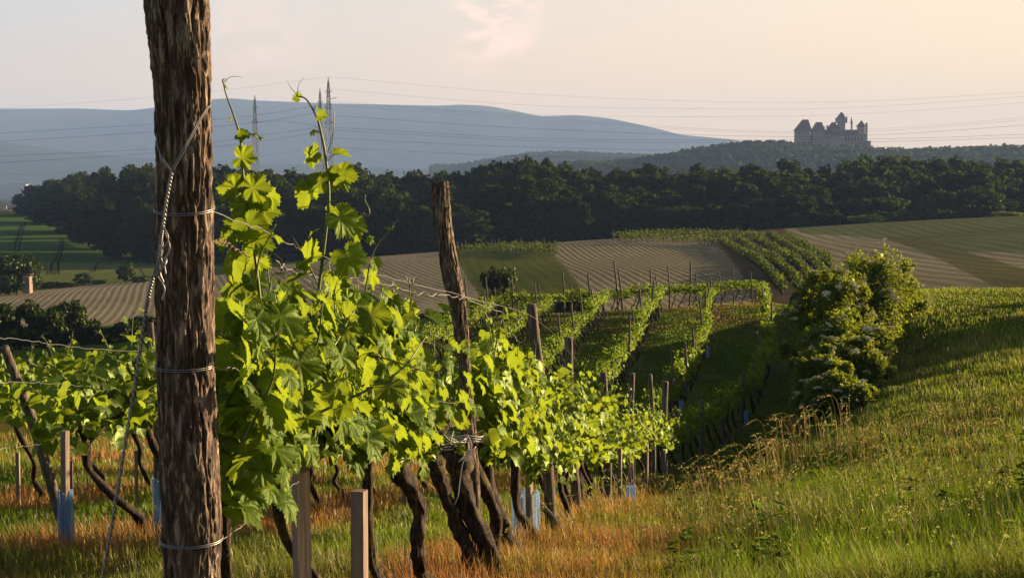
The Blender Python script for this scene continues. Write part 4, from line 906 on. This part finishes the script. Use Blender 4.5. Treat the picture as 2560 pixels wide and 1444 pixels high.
# ------------------------------------------------------------------ flowering elder hedge
def elder(px, d, base_py, top_py, wpx, seed, label, numb=52, lean=0):
    x = (px-1280)/F*d; z = Hs(x, d)-.1; zt = W(px, top_py, d)[2]; hgt = zt-z; w_ = wpx/F*d/2*.98; rs = np.random.default_rng(seed)
    tr, fo = MB(), MB(); cl = []
    for s_ in range(7):
        a = rs.uniform(0, 6.28); e = np.array((math.cos(a)*w_*.6, math.sin(a)*w_*.6, hgt*rs.uniform(.6, .85))); tube(tr, smoothpath([(e[0]*.1, e[1]*.1, -.1), e*np.array((.4, .4, .5)), e], 8), [.045, .03, .012], 6)
    while len(cl) < 95:
        v = norm(rs.normal(0, 1, 3)); p_ = v*rs.uniform(.35, 1)**.5; lob = 1+.24*math.sin(4*math.atan2(v[1], v[0])+seed)+.15*math.sin(6*v[2]+seed*2)
        cl.append((p_[0]*w_*lob+lean*(p_[2]+1)/2, p_[1]*w_*1.15*lob, hgt*.5+p_[2]*hgt*.5))
    cl = np.array(cl); m = 21000; ci = rs.integers(0, len(cl), m); v = norm(rs.normal(0, 1, (m, 3))); cr = rs.uniform(.16, .40, len(cl))*w_
    pos = cl[ci]+v*(cr[ci]*rs.uniform(.3, 1.08, m))[:, None]; pos = pos[pos[:, 2] > .03]; m = len(pos); v = v[:m]
    o = norm(pos-np.array((0, 0, hgt*.5))); tipd = o*np.array((1, 1, .1))+rs.normal(0, .6, (m, 3))+np.array((0, 0, -.35)); nor = o*.5+rs.normal(0, .4, (m, 3))+np.array((0, 0, .75))
    scatter(fo, pos, tipd, nor, rs.uniform(.055, .10, m), 2, rs, .62)
    t = empty('elder_bush', (x, d, z), label, 'bush', 'flowering elder bushes along the bank'); tr.build('stems', MAT['treebark'], t); fo.build('foliage', MAT['elder'], t, False)
    k = 0; base = None
    for q in rs.permutation(m):
        if k >= numb: break
        if o[q][2] < -.35 or np.linalg.norm((pos[q]-np.array((lean*.5, 0, hgt*.5)))/np.array((w_, w_*1.15, hgt*.5))) < .93: continue
        c = umb_proto[k % 3].copy() if umb_used[k % 3] else umb_proto[k % 3]
        if umb_used[k % 3]: C.objects.link(c)
        umb_used[k % 3] = True; c.parent = t; c.location = Vector(pos[q])+Vector((0, 0, .05)); s_ = rs.uniform(.8, 1.35)*(d/32)**.3; c.scale = (s_, s_, s_)
        c.rotation_euler = (rs.normal(0, .3), rs.normal(0, .3)+.2*np.sign(o[q][0]), rs.uniform(0, 6)); k += 1
    return t
umb_proto = []; umb_used = [False]*3
for s_ in range(3):
    mb = MB(); rs = np.random.default_rng(900+s_); m = 110; a = rs.uniform(0, 6.28, m); r_ = np.sqrt(rs.random(m))*.095
    pos = np.stack([r_*np.cos(a), r_*np.sin(a), .02-(r_/.095)**2*.025+rs.normal(0, .004, m)], -1)
    scatter(mb, pos, rs.normal(0, 1, (m, 3)), np.array((0, 0, 1.0))+rs.normal(0, .4, (m, 3)), rs.uniform(.016, .030, m), 2, rs); mb.A = []
    o = mb.build('flower_umbel', MAT['umbel'], None, False); umb_proto.append(o)
elder(2160, 48, 850, 634, 215, 1, 'largest flowering elder at the top right end of the hedge, pale umbels', 95, .5)
elder(2075, 45, 900, 672, 180, 2, 'flowering elder left of the largest one, leaning over the shaded path', 60)
elder(2108, 41, 960, 765, 190, 3, 'middle flowering elder of the hedge, lit gold on its right', 70)
elder(2122, 37, 1030, 850, 180, 4, 'low flowering elder with flat cream umbels on the meadow side', 70)
elder(2055, 35, 1062, 870, 140, 5, 'lowest darkest elder at the near end of the hedge beside the path', 30)
elder(2100, 33.5, 1062, 940, 150, 6, 'small flowering elder at the front foot of the hedge', 34)

# unseen trees and low bushes past the right edge, added for their shade
for i, (x, y, h, w_, lab) in enumerate([(27, 40, 2.7, 8, 't'), (30, 38, 3.2, 8, 't'), (28, 46, 3.3, 8, 't'), (29, 50, 3.8, 8, 't'), (32, 56, 3.6, 8, 't'), (36, 66, 2.7, 9, 't'), (40, 74, 2.8, 9, 't'), (45, 84, 2.8, 10, 't'), (8.5, 10.5, 1.7, 3.4, 't'), (7.2, 8.2, 1.3, 2.6, 't'), (10.5, 13.5, 2.0, 4, 't')]):
    j = i % 4; t = copy_tree(BT.get((j, 'bush')) or list(BT.values())[0]); t.name = 'broad_tree'
    t['label'] = 'unseen leafy shade caster beyond the right edge of the meadow, %s counting outwards' % lowname(i+1); t['category'] = 'tree'; t['group'] = 'unseen shade casters beyond the right edge'
    t.location = (x, y, Hs(x, y)-.1); t.scale = (w_/4.4, w_/4.4, h/4.1)
# ------------------------------------------------------------------ far vineyard on the hill (uncounted: one object), its posts
mb = MB(); rs = np.random.default_rng(77); pw = MB(); far_posts = []
def far_row(pts, hgt=1.55, wid=.28, dens=22):
    P = [np.array(((px-1280)/F*d, d)) for px, d in pts]; P = np.array(P); L = np.concatenate([[0], np.cumsum(np.linalg.norm(np.diff(P, axis=0), axis=1))]); T = L[-1]
    m = int(T*dens); s_ = rs.uniform(0, T, m); x = np.interp(s_, L, P[:, 0]); y = np.interp(s_, L, P[:, 1]); z = H(x, y)
    hh = hgt*(1+.18*noise(s_*.9, 3, 1, 4)); h_ = .55+(hh-.55)*rs.random(m)**.8
    ox, oy = rs.normal(0, wid*.45, m), rs.normal(0, wid*.45, m)
    scatter(mb, np.stack([x+ox, y+oy, z+h_], -1), rs.normal(0, 1, (m, 3)), rs.normal(0, .7, (m, 3))+np.array((0, 0, .6)), rs.uniform(.16, .30, m), 2, rs)
    for q in np.arange(.5, T, 1.2):
        xx, yy_ = np.interp(q, L, P[:, 0]), np.interp(q, L, P[:, 1]); zz_ = Hs(xx, yy_); tube(pw, [(xx, yy_, zz_-.1), (xx-.08, yy_, zz_+.45), (xx, yy_, zz_+.8)], [.06], 4)
    for q in np.arange(.3, T, 6.5):
        xx, yy_ = np.interp(q, L, P[:, 0]), np.interp(q, L, P[:, 1]); far_posts.append((xx, yy_))
for a in ([(1800, 272), (1862, 232), (1905, 190), (1962, 150)], [(1842, 276), (1900, 232), (1950, 190), (2005, 152)], [(1885, 280), (1940, 240), (1985, 200), (2030, 162)], [(1925, 285), (1978, 245), (2022, 205), (2058, 172)], [(1962, 288), (2010, 250), (2045, 220), (2080, 188)]): far_row(a)
for a in ([(1545, 283), (1640, 278), (1720, 272), (1800, 262)], [(1530, 292), (1640, 288), (1760, 284), (1880, 276)], [(1560, 300), (1700, 297), (1820, 292), (1930, 284)], [(1600, 304), (1760, 302), (1880, 297)], [(1780, 280), (1860, 284), (1940, 282)]): far_row(a)
for a in ([(1150, 268), (1230, 266), (1310, 258), (1390, 246)], [(1140, 276), (1240, 274), (1330, 266), (1385, 256)], [(1160, 284), (1250, 282), (1360, 272)]): far_row(a, 1.3)
fv = mb.build('far_vines', MAT['vine_hill'], None, False); pw.build('trunks', MAT['trunk'], fv)
tag(fv, 'rows of small vines running over the crest of the striped hill', 'vines', kind='stuff')
pb_ = MB(); tube(pb_, [(0, 0, -.2), (-.03, 0, 1.0), (-.08, 0, 2.1)], [.07, .06], 6); fp = None
for k, (x, y) in enumerate(far_posts):
    if fp is None: o = fp = pb_.build('trellis_post', MAT['post2'])
    else: o = fp.copy(); C.objects.link(o)
    o.location = (x, y, Hs(x, y)); o.rotation_euler = (0, random.uniform(-.1, .1), random.uniform(0, 3))
    reg = 'left hilltop vineyard' if x < 9 and (x-9)/y < 0 and PX(x, y) < 1420 else 'sloping rows at the right of the far hill vineyard' if y < 262 else 'crest of the far hill vineyard'
    tag(o, 'tiny dark post among the vines, %s' % reg, 'post', 'tiny posts, %s' % reg)

# ------------------------------------------------------------------ distant woods on the castle hill and the hill beside it
def woods(HG, name, label, i0, i1, px0, px1, n_, leaf, d0, seed, hmin, hmax, mat='wood'):
    rs = np.random.default_rng(seed); mb = MB(); nv, nx, _ = HG.shape
    a = rs.uniform(i0, i1, n_); b_ = rs.uniform(0, nx-1.01, n_); ia, ib = a.astype(int), b_.astype(int); fa, fb = (a-ia)[:, None], (b_-ib)[:, None]
    P = HG[ia, ib]*(1-fa)*(1-fb)+HG[ia+1, ib]*fa*(1-fb)+HG[ia, ib+1]*(1-fa)*fb+HG[ia+1, ib+1]*fa*fb
    pxx = PX(P[:, 0], P[:, 1]); P = P[(pxx > px0) & (pxx < px1)]; n_ = len(P)
    hh = rs.uniform(hmin, hmax, n_); k = 16; ci = np.repeat(np.arange(n_), k); m = len(ci); v = norm(rs.normal(0, 1, (m, 3))); v[:, 2] = np.abs(v[:, 2])
    pos = P[ci]+np.stack([v[:, 0]*hh[ci]*.42, v[:, 1]*hh[ci]*.42, hh[ci]*(.15+.8*v[:, 2])], -1)*rs.uniform(.8, 1.05, m)[:, None]**0+rs.normal(0, .4, (m, 3))
    scatter(mb, pos, rs.normal(0, 1, (m, 3)), v+rs.normal(0, .35, (m, 3)), leaf*rs.uniform(.6, 1.1, m), 2, rs)
    return tag(mb.build(name, MAT[mat], None, False), label, 'woods', kind='stuff')
woods(HC, 'castle_woods', 'hazy blue-green woods covering the castle hill', 4, 26, 1380, 3000, 8000, 3.8, 1700, 1, 4.5, 10)
woods(HL, 'hill_woods', 'paler hazy woods on the lower hill left of the castle', 6, 26, 1080, 1900, 4200, 6.0, 3000, 2, 5, 10)

# ------------------------------------------------------------------ castle
D = 1700.0
cas = empty('castle', W(2075, 372, D), 'turreted stone castle with steep roofs on the wooded hill', 'castle'); cl_ = cas.location.copy()
def cp(px, py, dy=0): p_ = W(px, py, D); return np.array((p_[0]-cl_[0], dy, p_[2]-cl_[2]))
def block(name, x0, x1, ytop, ybot, dep, dy=0, mat='wall', parent=None):
    a, b_ = cp(x0, ybot, dy), cp(x1, ytop, dy); mb = MB(); box(mb, ((a[0]+b_[0])/2, dy, (a[2]+b_[2])/2), (abs(b_[0]-a[0]), dep, abs(b_[2]-a[2]))); return mb.build(name, MAT[mat], parent or cas, False)
def hip(name, x0, x1, yb, r0, r1, yt, dep, dy=0, over=.6, parent=None):
    a, b_ = cp(x0, yb, dy), cp(x1, yb, dy); c, e = cp(r0, yt, dy), cp(r1, yt, dy); z = a[2]+.02; h = dep/2+over
    V = [(a[0]-over, dy-h, z), (b_[0]+over, dy-h, z), (b_[0]+over, dy+h, z), (a[0]-over, dy+h, z), (c[0], dy, c[2]), (e[0], dy, e[2])]
    mb = MB(); mb.add(V, [[(0, 1, 5, 4), (2, 3, 4, 5), (3, 2, 1, 0)], [(1, 2, 5), (3, 0, 4)]]); return mb.build(name, MAT['roof'], parent or cas, False)
def windows(parent, xs, y0, y1, wd, dy):
    for x in xs:
        a, b_ = cp(x-wd/2, y1), cp(x+wd/2, y0); mb = MB(); r_ = (b_[0]-a[0])/2; cx = (a[0]+b_[0])/2; zs = b_[2]-r_
        V = [(a[0], dy, a[2]), (b_[0], dy, a[2])]+[(cx+r_*math.cos(t), dy, zs+r_*math.sin(t)) for t in np.linspace(0, math.pi, 7)]
        V2 = V+[(v[0], v[1]+.4, v[2]) for v in V]; k = len(V); mb.add(V2, [[tuple(range(k))]]+[[(i_, (i_+1) % k, k+(i_+1) % k, k+i_)] for i_ in range(k)]); mb.build('window', MAT['window'], parent, False)
t1 = block('gate_tower', 1988, 2023, 325, 365, 14); hip('roof', 1987, 2025, 327, 2006, 2021, 299, 14.6, 0, .6, t1); windows(t1, (1996, 2005, 2014), 332, 336, 2.2, -7.3)
h1 = block('hall', 2030, 2162, 339, 372, 18, 4); hip('roof', 2030, 2162, 339, 2040, 2152, 324, 18.6, 4, .5, h1); windows(h1, (2034, 2044, 2054, 2064, 2074, 2084, 2094), 342, 346, 2.2, -5.3); windows(h1, (2112, 2120, 2128, 2136, 2144, 2152), 342, 354, 4.2, -5.35)
h2 = block('corner_house', 2028, 2056, 329, 347, 15, -4); hip('roof', 2027, 2057, 330, 2038, 2053, 306, 15.6, -4, .5, h2)
h3 = block('inner_house', 2076, 2099, 322, 345, 13, 8); hip('roof', 2074, 2101, 322, 2083, 2091, 305, 13.6, 8, .4, h3)
c_ = block('chimney', 2067, 2071, 313, 333, 2.2, 2, parent=h1); block('chimney', 2060, 2063, 316, 333, 2, 3, parent=h1)
mt = block('main_tower', 2098, 2114, 306, 345, 9, 6); g1 = block('parapet', 2093.5, 2118.5, 294, 307, 11.4, 6, parent=mt); hip('roof', 2097, 2115, 295, 2104, 2109, 280.5, 8, 6, .3, mt)
for q in (2094.6, 2117.4): block('pinnacle', q-1, q+1, 290.5, 294.2, 1, 0.8, parent=mt)
s1 = block('chapel_spire', 2128, 2131.6, 309, 335, 2.2, 2); hip('roof', 2127.4, 2132.2, 309, 2129.7, 2129.9, 291.5, 2.4, 2, .1, s1)
k1 = block('keep', 2144, 2160, 316, 350, 9, 0); hip('roof', 2142.5, 2161, 317, 2153.5, 2154.3, 301, 9.4, 0, .4, k1)
k2 = block('turret', 2161.6, 2166.6, 311, 372, 3.4, -3); hip('roof', 2161, 2167, 311, 2164, 2164.4, 306.5, 3.6, -3, .2, k2)
bw = block('bastion_wall', 2024, 2169, 353, 395, 13, -9); block('buttress', 2168, 2176, 366, 395, 12, -6)
for q in range(2118, 2166, 7): block('buttress', q-1, q+1, 356, 392, 2.4, -16.9, parent=bw)

# ------------------------------------------------------------------ pylons and cables
def pylon(px, top, base, d, wtop, wbase, label):
    x = (px-1280)/F*d; z0 = Hs(x, d); zt = W(px, top, d)[2]; loc = np.array((x, d, z0)); hgt = zt-z0; t = empty('electricity_pylon', loc, label, 'pylon', 'lattice electricity pylons', .5)
    legs, br = MB(), MB(); vis = W(px, base, d)[2]-z0; wb = wbase+(wbase-wtop)*vis/(hgt-vis)*.6; m = 11; sh = hgt*.965
    hz_ = [sh*(1-(1-k/m)**1.0*(1.0)) if False else sh*(1-((m-k)/m)**1.25) for k in range(m+1)]
    wd = lambda z: wb+(wtop-wb)*(z/sh)
    cn = lambda z: [np.array((a*wd(z)/2, b_*wd(z)/2, z)) for a, b_ in ((-1, -1), (1, -1), (1, 1), (-1, 1))]
    for q in range(4): 
        lg = MB(); tube(lg, [cn(0)[q], cn(sh)[q]], [.15], 4); lg.build('leg', MAT['steel'], t)
    for k in range(m):
        a, b_ = cn(hz_[k]), cn(hz_[k+1])
        for q in range(4): tube(br, [a[q], b_[(q+1) % 4]], [.065], 3, cap=False); tube(br, [a[(q+1) % 4], b_[q]], [.065], 3, cap=False); tube(br, [b_[q], b_[(q+1) % 4]], [.065], 3, cap=False)
    br.build('bracing', MAT['steel'], t); pk = MB()
    for c_ in cn(sh): tube(pk, [c_, (0, 0, hgt)], [.1, .05], 4)
    pk.build('peak', MAT['steel'], t)
    for f in (.70, .80, .90):
        ar = MB()
        for s_ in (-1, 1):
            e = np.array((0, s_*(5.5-3*(f-.7)/.2*.5), hgt*f+.3)); w2 = wd(hgt*f)/2
            for a in (-1, 1): tube(ar, [(a*w2, s_*w2, hgt*f), e], [.08], 3); tube(ar, [(a*w2, s_*w2, hgt*f+1.6), e], [.07], 3)
        ar.build('cross_arm', MAT['steel'], t)
    return t
pylon(641, 236, 405, 760, .5, 3.9, 'lone lattice pylon left of the other two, in front of blue hills')
pylon(803, 219, 415, 800, .5, 4.0, 'shorter lattice pylon of the pair behind the tallest vine shoot')
pylon(824, 192, 390, 700, .5, 4.4, 'tallest lattice pylon of the close pair')
for k, (pts, dd, lab) in enumerate([
    ([(-100, 278), (300, 250), (560, 226), (824, 192)], 700, 'faint top cable falling left from the tallest pylon'),
    ([(824, 192), (1280, 232), (1700, 252), (2130, 254), (2700, 222)], 700, 'topmost faint cable crossing the sky to the right'),
    ([(824, 222), (1300, 262), (1750, 272), (2130, 269), (2700, 232)], 690, 'second faint cable in the sky on the right'),
    ([(824, 252), (1300, 285), (1800, 292), (2200, 282), (2700, 246)], 690, 'third sky cable passing above the castle'),
    ([(824, 255), (1300, 291), (1850, 326), (2200, 322), (2700, 282)], 650, 'cable crossing the sky behind the castle turrets, upper'),
    ([(824, 262), (1300, 297), (1850, 330), (2200, 327), (2700, 288)], 650, 'cable crossing the sky behind the castle turrets, lower'),
    ([(824, 288), (1300, 320), (1850, 340), (2200, 337), (2700, 303)], 640, 'cable running level with the castle hall'),
    ([(824, 318), (1350, 346), (1900, 350), (2300, 345), (2700, 330)], 640, 'cable skimming the castle wall'),
    ([(824, 325), (1350, 352), (1900, 356), (2300, 352), (2700, 338)], 640, 'cable just beneath the one skimming the castle wall'),
    ([(824, 345), (1300, 367), (1900, 378), (2400, 374), (2700, 368)], 640, 'cable across the blue hills and castle woods, upper'),
    ([(824, 368), (1300, 390), (1900, 396), (2400, 392), (2700, 386)], 640, 'cable across the blue hills and castle woods, lowest'),
    ([(-100, 339), (0, 333), (390, 310), (640, 288), (803, 262)], 620, 'dark cable across blue hills at left, uppermost'),
    ([(-100, 360), (0, 354), (390, 329), (640, 306), (803, 280)], 600, 'dark cable across blue hills at left, second down'),
    ([(-100, 396), (0, 390), (390, 372), (640, 340), (803, 318)], 620, 'dark cable across blue hills at left, third down'),
    ([(-100, 413), (0, 407), (390, 382), (640, 354), (803, 330)], 600, 'dark cable across blue hills at left, fourth down'),
    ([(-100, 438), (0, 436), (390, 420), (640, 392), (803, 370)], 620, 'faint lowest cable across the blue hills at left'),
    ([(641, 306), (720, 304), (824, 322)], 720, 'short sagging cable between the lone pylon and the pair')]):
    mb = MB(); tube(mb, smoothpath([W(a, b_, dd) for a, b_ in pts], 60), [.028 if 'sky' in lab or 'faint' in lab else .045], 4, cap=False); tag(mb.build('power_line', MAT['cable']), lab, 'cable', 'overhead power cables')

# ------------------------------------------------------------------ town in the valley, shed
def house(px, py, wpx, hpx, d, label, mat='render', roof='redroof', rz=.2, rh=.55):
    c = W(px, py, d); w_ = wpx/F*d; h_ = hpx/F*d; t = empty('house', c, label, 'house', 'houses of the distant town', rz); b_ = MB(); box(b_, (0, 0, h_/2-3), (w_, w_*.6, h_+6)); b_.build('wall', MAT[mat], t, False)
    m = MB(); rr_ = h_*rh; a = w_/2+.5; e = w_*.3+.5; m.add([(-a, -e, h_), (a, -e, h_), (a, e, h_), (-a, e, h_), (-a, 0, h_+rr_), (a, 0, h_+rr_)], [[(0, 1, 5, 4), (2, 3, 4, 5), (3, 2, 1, 0)], [(1, 2, 5), (3, 0, 4)]]); m.build('roof', MAT[roof], t, False)
    for q in (-.25, .25):
        wb = MB(); box(wb, (q*w_, -w_*.3-.06, h_*.5), (w_*.12, .2, h_*.3)); wb.build('window', MAT['window'], t, False)
    return t
t = empty('warehouse', W(20, 476, 2300), 'long low white warehouse in the distant valley at the left edge', 'warehouse'); b_ = MB(); box(b_, (0, 0, 1), (78, 30, 10)); b_.build('wall', MAT['white'], t, False); b_ = MB(); box(b_, (0, 0, 6.6), (79, 31, 1)); b_.build('roof', MAT['white'], t, False)
t = empty('warehouse', W(48, 470, 2500), 'second pale warehouse behind the long one', 'warehouse'); b_ = MB(); box(b_, (0, 0, 1), (30, 24, 9)); b_.build('wall', MAT['white'], t, False); b_ = MB(); box(b_, (0, 0, 6.1), (31, 25, 1)); b_.build('roof', MAT['steel'], t, False)
for a in [(44, 528, 16, 8, 900, 'cream house with steep gable beside the forest edge'), (66, 530, 26, 6, 880, 'low house with a red roof touching the forest edge'), (20, 531, 12, 5, 930, 'small cream house left of the steep gabled one'), (50, 508, 7, 5, 1200, 'tiny house among trees above the gabled house'), (12, 518, 9, 4, 1150, 'tiny house at the far left among trees')]: house(*a)
mb = MB(); rs = np.random.default_rng(15); n_ = 700; dd = rs.uniform(960, 2400, n_); pxx = rs.uniform(-250, 200, n_); zz_ = []
P = np.stack([(pxx-1280)/F*dd, dd, H((pxx-1280)/F*dd, dd)], -1); k = 14; ci = np.repeat(np.arange(n_), k); v = norm(rs.normal(0, 1, (n_*k, 3))); v[:, 2] = np.abs(v[:, 2]); hh = rs.uniform(5, 10, n_)[ci]
scatter(mb, P[ci]+v*hh[:, None]*np.array((.5, .5, 1)), rs.normal(0, 1, (n_*k, 3)), v, rs.uniform(2, 4, n_*k), 2, rs); tag(mb.build('town_trees', MAT['wood'], None, False), 'hazy tree cover around the distant town at left', 'trees', kind='stuff')
x = (66-1280)/F*236; t = empty('shed', (x, 236, Hs(x, 236)), 'tiny wooden shed at the foot of the rounded dark tree', 'shed'); b_ = MB(); box(b_, (0, 0, 1.5), (1.1, 1.6, 2.6)); b_.build('wall', MAT['stake'], t, False); b_ = MB(); box(b_, (0, 0, 3.1), (1.5, 1.8, .2)); b_.build('roof', MAT['treebark'], t, False)

# ------------------------------------------------------------------ grasses
def blades(name, x, y, hgt, wid, col, lean, label, mat='grass', bend=.5, kind='stuff', zoff=0):
    n_ = len(x); rs = np.random.default_rng(len(x)); z = H(x, y)+np.where(y < 100, .03*fbm(x*1.3, y*1.3, 0, 3, 5), 0)-.01+zoff; a = rs.uniform(0, 6.28, n_); sx_, sy_ = np.cos(a)*wid/2, np.sin(a)*wid/2
    la = rs.uniform(0, 6.28, n_); lm = bend*rs.uniform(.1, 1, n_)*hgt; lx = np.cos(la)*lm+lean[0]*hgt; ly = np.sin(la)*lm+lean[1]*hgt
    V = np.empty((n_, 5, 3)); B = np.stack([x, y, z], -1); s_ = np.stack([sx_, sy_, 0*sx_], -1); m = B+np.stack([lx*.35, ly*.35, hgt*.6], -1); t = B+np.stack([lx, ly, hgt*np.clip(1-.35*(lm/hgt)**2, .5, 1)], -1)
    V[:, 0], V[:, 1], V[:, 2], V[:, 3], V[:, 4] = B-s_, B+s_, m+s_*.75, m-s_*.75, t
    b_ = (np.arange(n_)*5)[:, None]; q = b_+np.array([[0, 1, 2, 3]]); tr = b_+np.array([[3, 2, 4]])
    A = np.repeat(col, 5, axis=0)
    return tag(mesh(name, V.reshape(-1, 3), [q, tr], MAT[mat], None, False, {'la': A}), label, 'grass', kind=kind)
def cover(n_, d0, d1, a0, a1, seed):
    rs = np.random.default_rng(seed); d = np.exp(rs.uniform(math.log(d0), math.log(d1), n_)); a = rs.uniform(a0, a1, n_); x = a*d; col, L = ground_cover(x, d)
    pn = fbm(x*1.1, d*1.1, 0, 3, 40); L = L*(1+.35*pn)*rs.uniform(.45, 1.15, n_); u = rs.random(n_)
    straw = (rs.random(n_) < .04+.05*np.clip(pn, 0, 1))[:, None]; vv = np.where((d > 30) & (x-XA(d) < 1.5), .2, 1.0); col = np.where(straw & (vv > .5)[:, None], ST_*rs.uniform(.7, 1.2, n_)[:, None], col)*(1+vv*rs.uniform(-.4, .35, n_))[:, None]
    return x, d, L, col, rs
x, d, L, col, rs = cover(330000, 3.2, 30, -.44, .60, 1)
blades('grass', x, d, L, np.maximum(.0045, d*.00062)*rs.uniform(.6, 1.5, len(x)), col, (-.10, .02), 'tall meadow and vineyard grass, green, straw and rust-red')
x, d, L, col, rs = cover(165000, 30, 108, -.24, .52, 2)
blades('distant_grass', x, d, L*1.05, np.minimum(d*.0007, .04)*rs.uniform(.6, 1.4, len(x)), col, (-.10, 0), 'shaded and sunlit grass of the far meadow and bowl')
# tall flowering grass: thin stems with drooping seed heads
def seedheads(n_, fn, hgt, label, seed, head=.14, col=(.34, .29, .15)):
    rs = np.random.default_rng(seed); mb = MB(); x, y = fn(rs, n_); z = H(x, y); cc = []
    for i_ in range(n_):
        h = hgt*rs.uniform(.65, 1.15); l = np.array((rs.normal(-.12, .10), rs.normal(0, .10), 0))*h*1.3; wd = max(.0011, y[i_]*.00016)
        P = smoothpath([(x[i_], y[i_], z[i_]), np.array((x[i_], y[i_], z[i_]+h*.6))+l*.3, np.array((x[i_], y[i_], z[i_]+h))+l*.9, np.array((x[i_], y[i_], z[i_]+h*(.98 if rs.random() < .4 else .84)))*np.array((1, 1, 1))+l*1.9], 9)
        before = mb.n; tube(mb, P, [wd, wd*.6], 3, cap=False); k = 10; s_ = rs.uniform(.72, 1, k); idx = np.minimum((s_*8).astype(int), 7); pp = P[idx]+(P[idx+1]-P[idx])*(s_*8-idx)[:, None]
        mb2 = MB(); scatter(mb2, pp+rs.normal(0, .004, (k, 3)), rs.normal(0, .5, (k, 3))+norm(P[-1]-P[-3]), rs.normal(0, 1, (k, 3)), rs.uniform(.5, 1.1, k)*max(.010, y[i_]*.0009), 2, rs, .5)
        V2 = np.concatenate(mb2.V); mb.add(V2, [np.concatenate(f) for f in mb2.F.values()]); nn_ = mb.n-before
        c = np.array(col)*rs.uniform(.7, 1.3)*(np.array((1, 1, 1)) if rs.random() < .7 else np.array((.7, 1, .6))); mb.A.append(np.tile(c, (nn_, 1)))
    return tag(mb.build('seed_grass', MAT['grass'], None, False), label, 'grass', kind='stuff')
def band(pts, spread, d_sp):
    pts = np.array(pts, float)
    def f(rs, n_):
        t = rs.uniform(0, len(pts)-1, n_); px = np.interp(t, np.arange(len(pts)), pts[:, 0])+rs.normal(0, spread, n_); d = np.interp(t, np.arange(len(pts)), pts[:, 1])*rs.uniform(1-d_sp, 1+d_sp, n_); return (px-1280)/F*d, d
    return f
seedheads(110, band([(1800, 12.8), (1880, 14), (1930, 16), (1975, 18)], 22, .08), .62, 'pale drooping seed heads along the edge of the bank', 3)
seedheads(40, band([(1700, 10.5), (1860, 12)], 60, .12), .50, 'pinkish seed heads at the near foot of the bank', 4, col=(.30, .20, .12))
seedheads(60, band([(1960, 21), (2130, 24)], 30, .05), .75, 'seed heads in front of the elder hedge', 5)
seedheads(300, band([(1500, 9), (2050, 9), (2600, 9)], 160, .35), .55, 'scattered seed heads through the near meadow', 6, col=(.26, .25, .10))
seedheads(260, band([(2150, 18), (2350, 17), (2600, 16)], 90, .3), .6, 'seed heads across the middle meadow', 7, col=(.30, .26, .12))

# broad-leaved weeds standing in the meadow
rs = np.random.default_rng(66); mb = MB(); n_ = 550; d = np.exp(rs.uniform(math.log(5.5), math.log(30), n_)); x = rs.uniform(-.02, .38, n_)*d; kp = (x-XA(d) > 1.0) & (fbm(x*.8, d*.8, 0, 2, 91) > .0); x, d = x[kp], d[kp]; z = H(x, d); m = len(x)
k = 16; ci = np.repeat(np.arange(m), k); hh = rs.uniform(.12, .42, m)[ci]*rs.uniform(.1, 1, m*k); a = rs.uniform(0, 6.28, m*k); o = np.stack([np.cos(a), np.sin(a), rs.uniform(-.1, .7, m*k)], -1)
scatter(mb, np.stack([x[ci], d[ci], z[ci]+hh], -1), o, np.array((0, 0, 1.0))+rs.normal(0, .3, (m*k, 3)), rs.uniform(.03, .08, m*k), 2, rs, .5)
tag(mb.build('weeds', MAT['bush_green'], None, False), 'broad-leaved green weeds mixed into the meadow grass', 'weeds', kind='stuff')

# ------------------------------------------------------------------ haze
v = MB(); box(v, (0, 4750, 170), (14000, 10100, 560)); n = NT('haze_air')
pv = n.n('ShaderNodeVolumePrincipled'); pv.inputs['Color'].default_value = (.36, .56, 1.0, 1); pv.inputs['Density'].default_value = .000105; pv.inputs['Anisotropy'].default_value = 0.0
n.set(n.out.inputs['Volume'], pv.outputs[0]); hz = v.build('haze', n.m, None, False); tag(hz, kind='stuff')
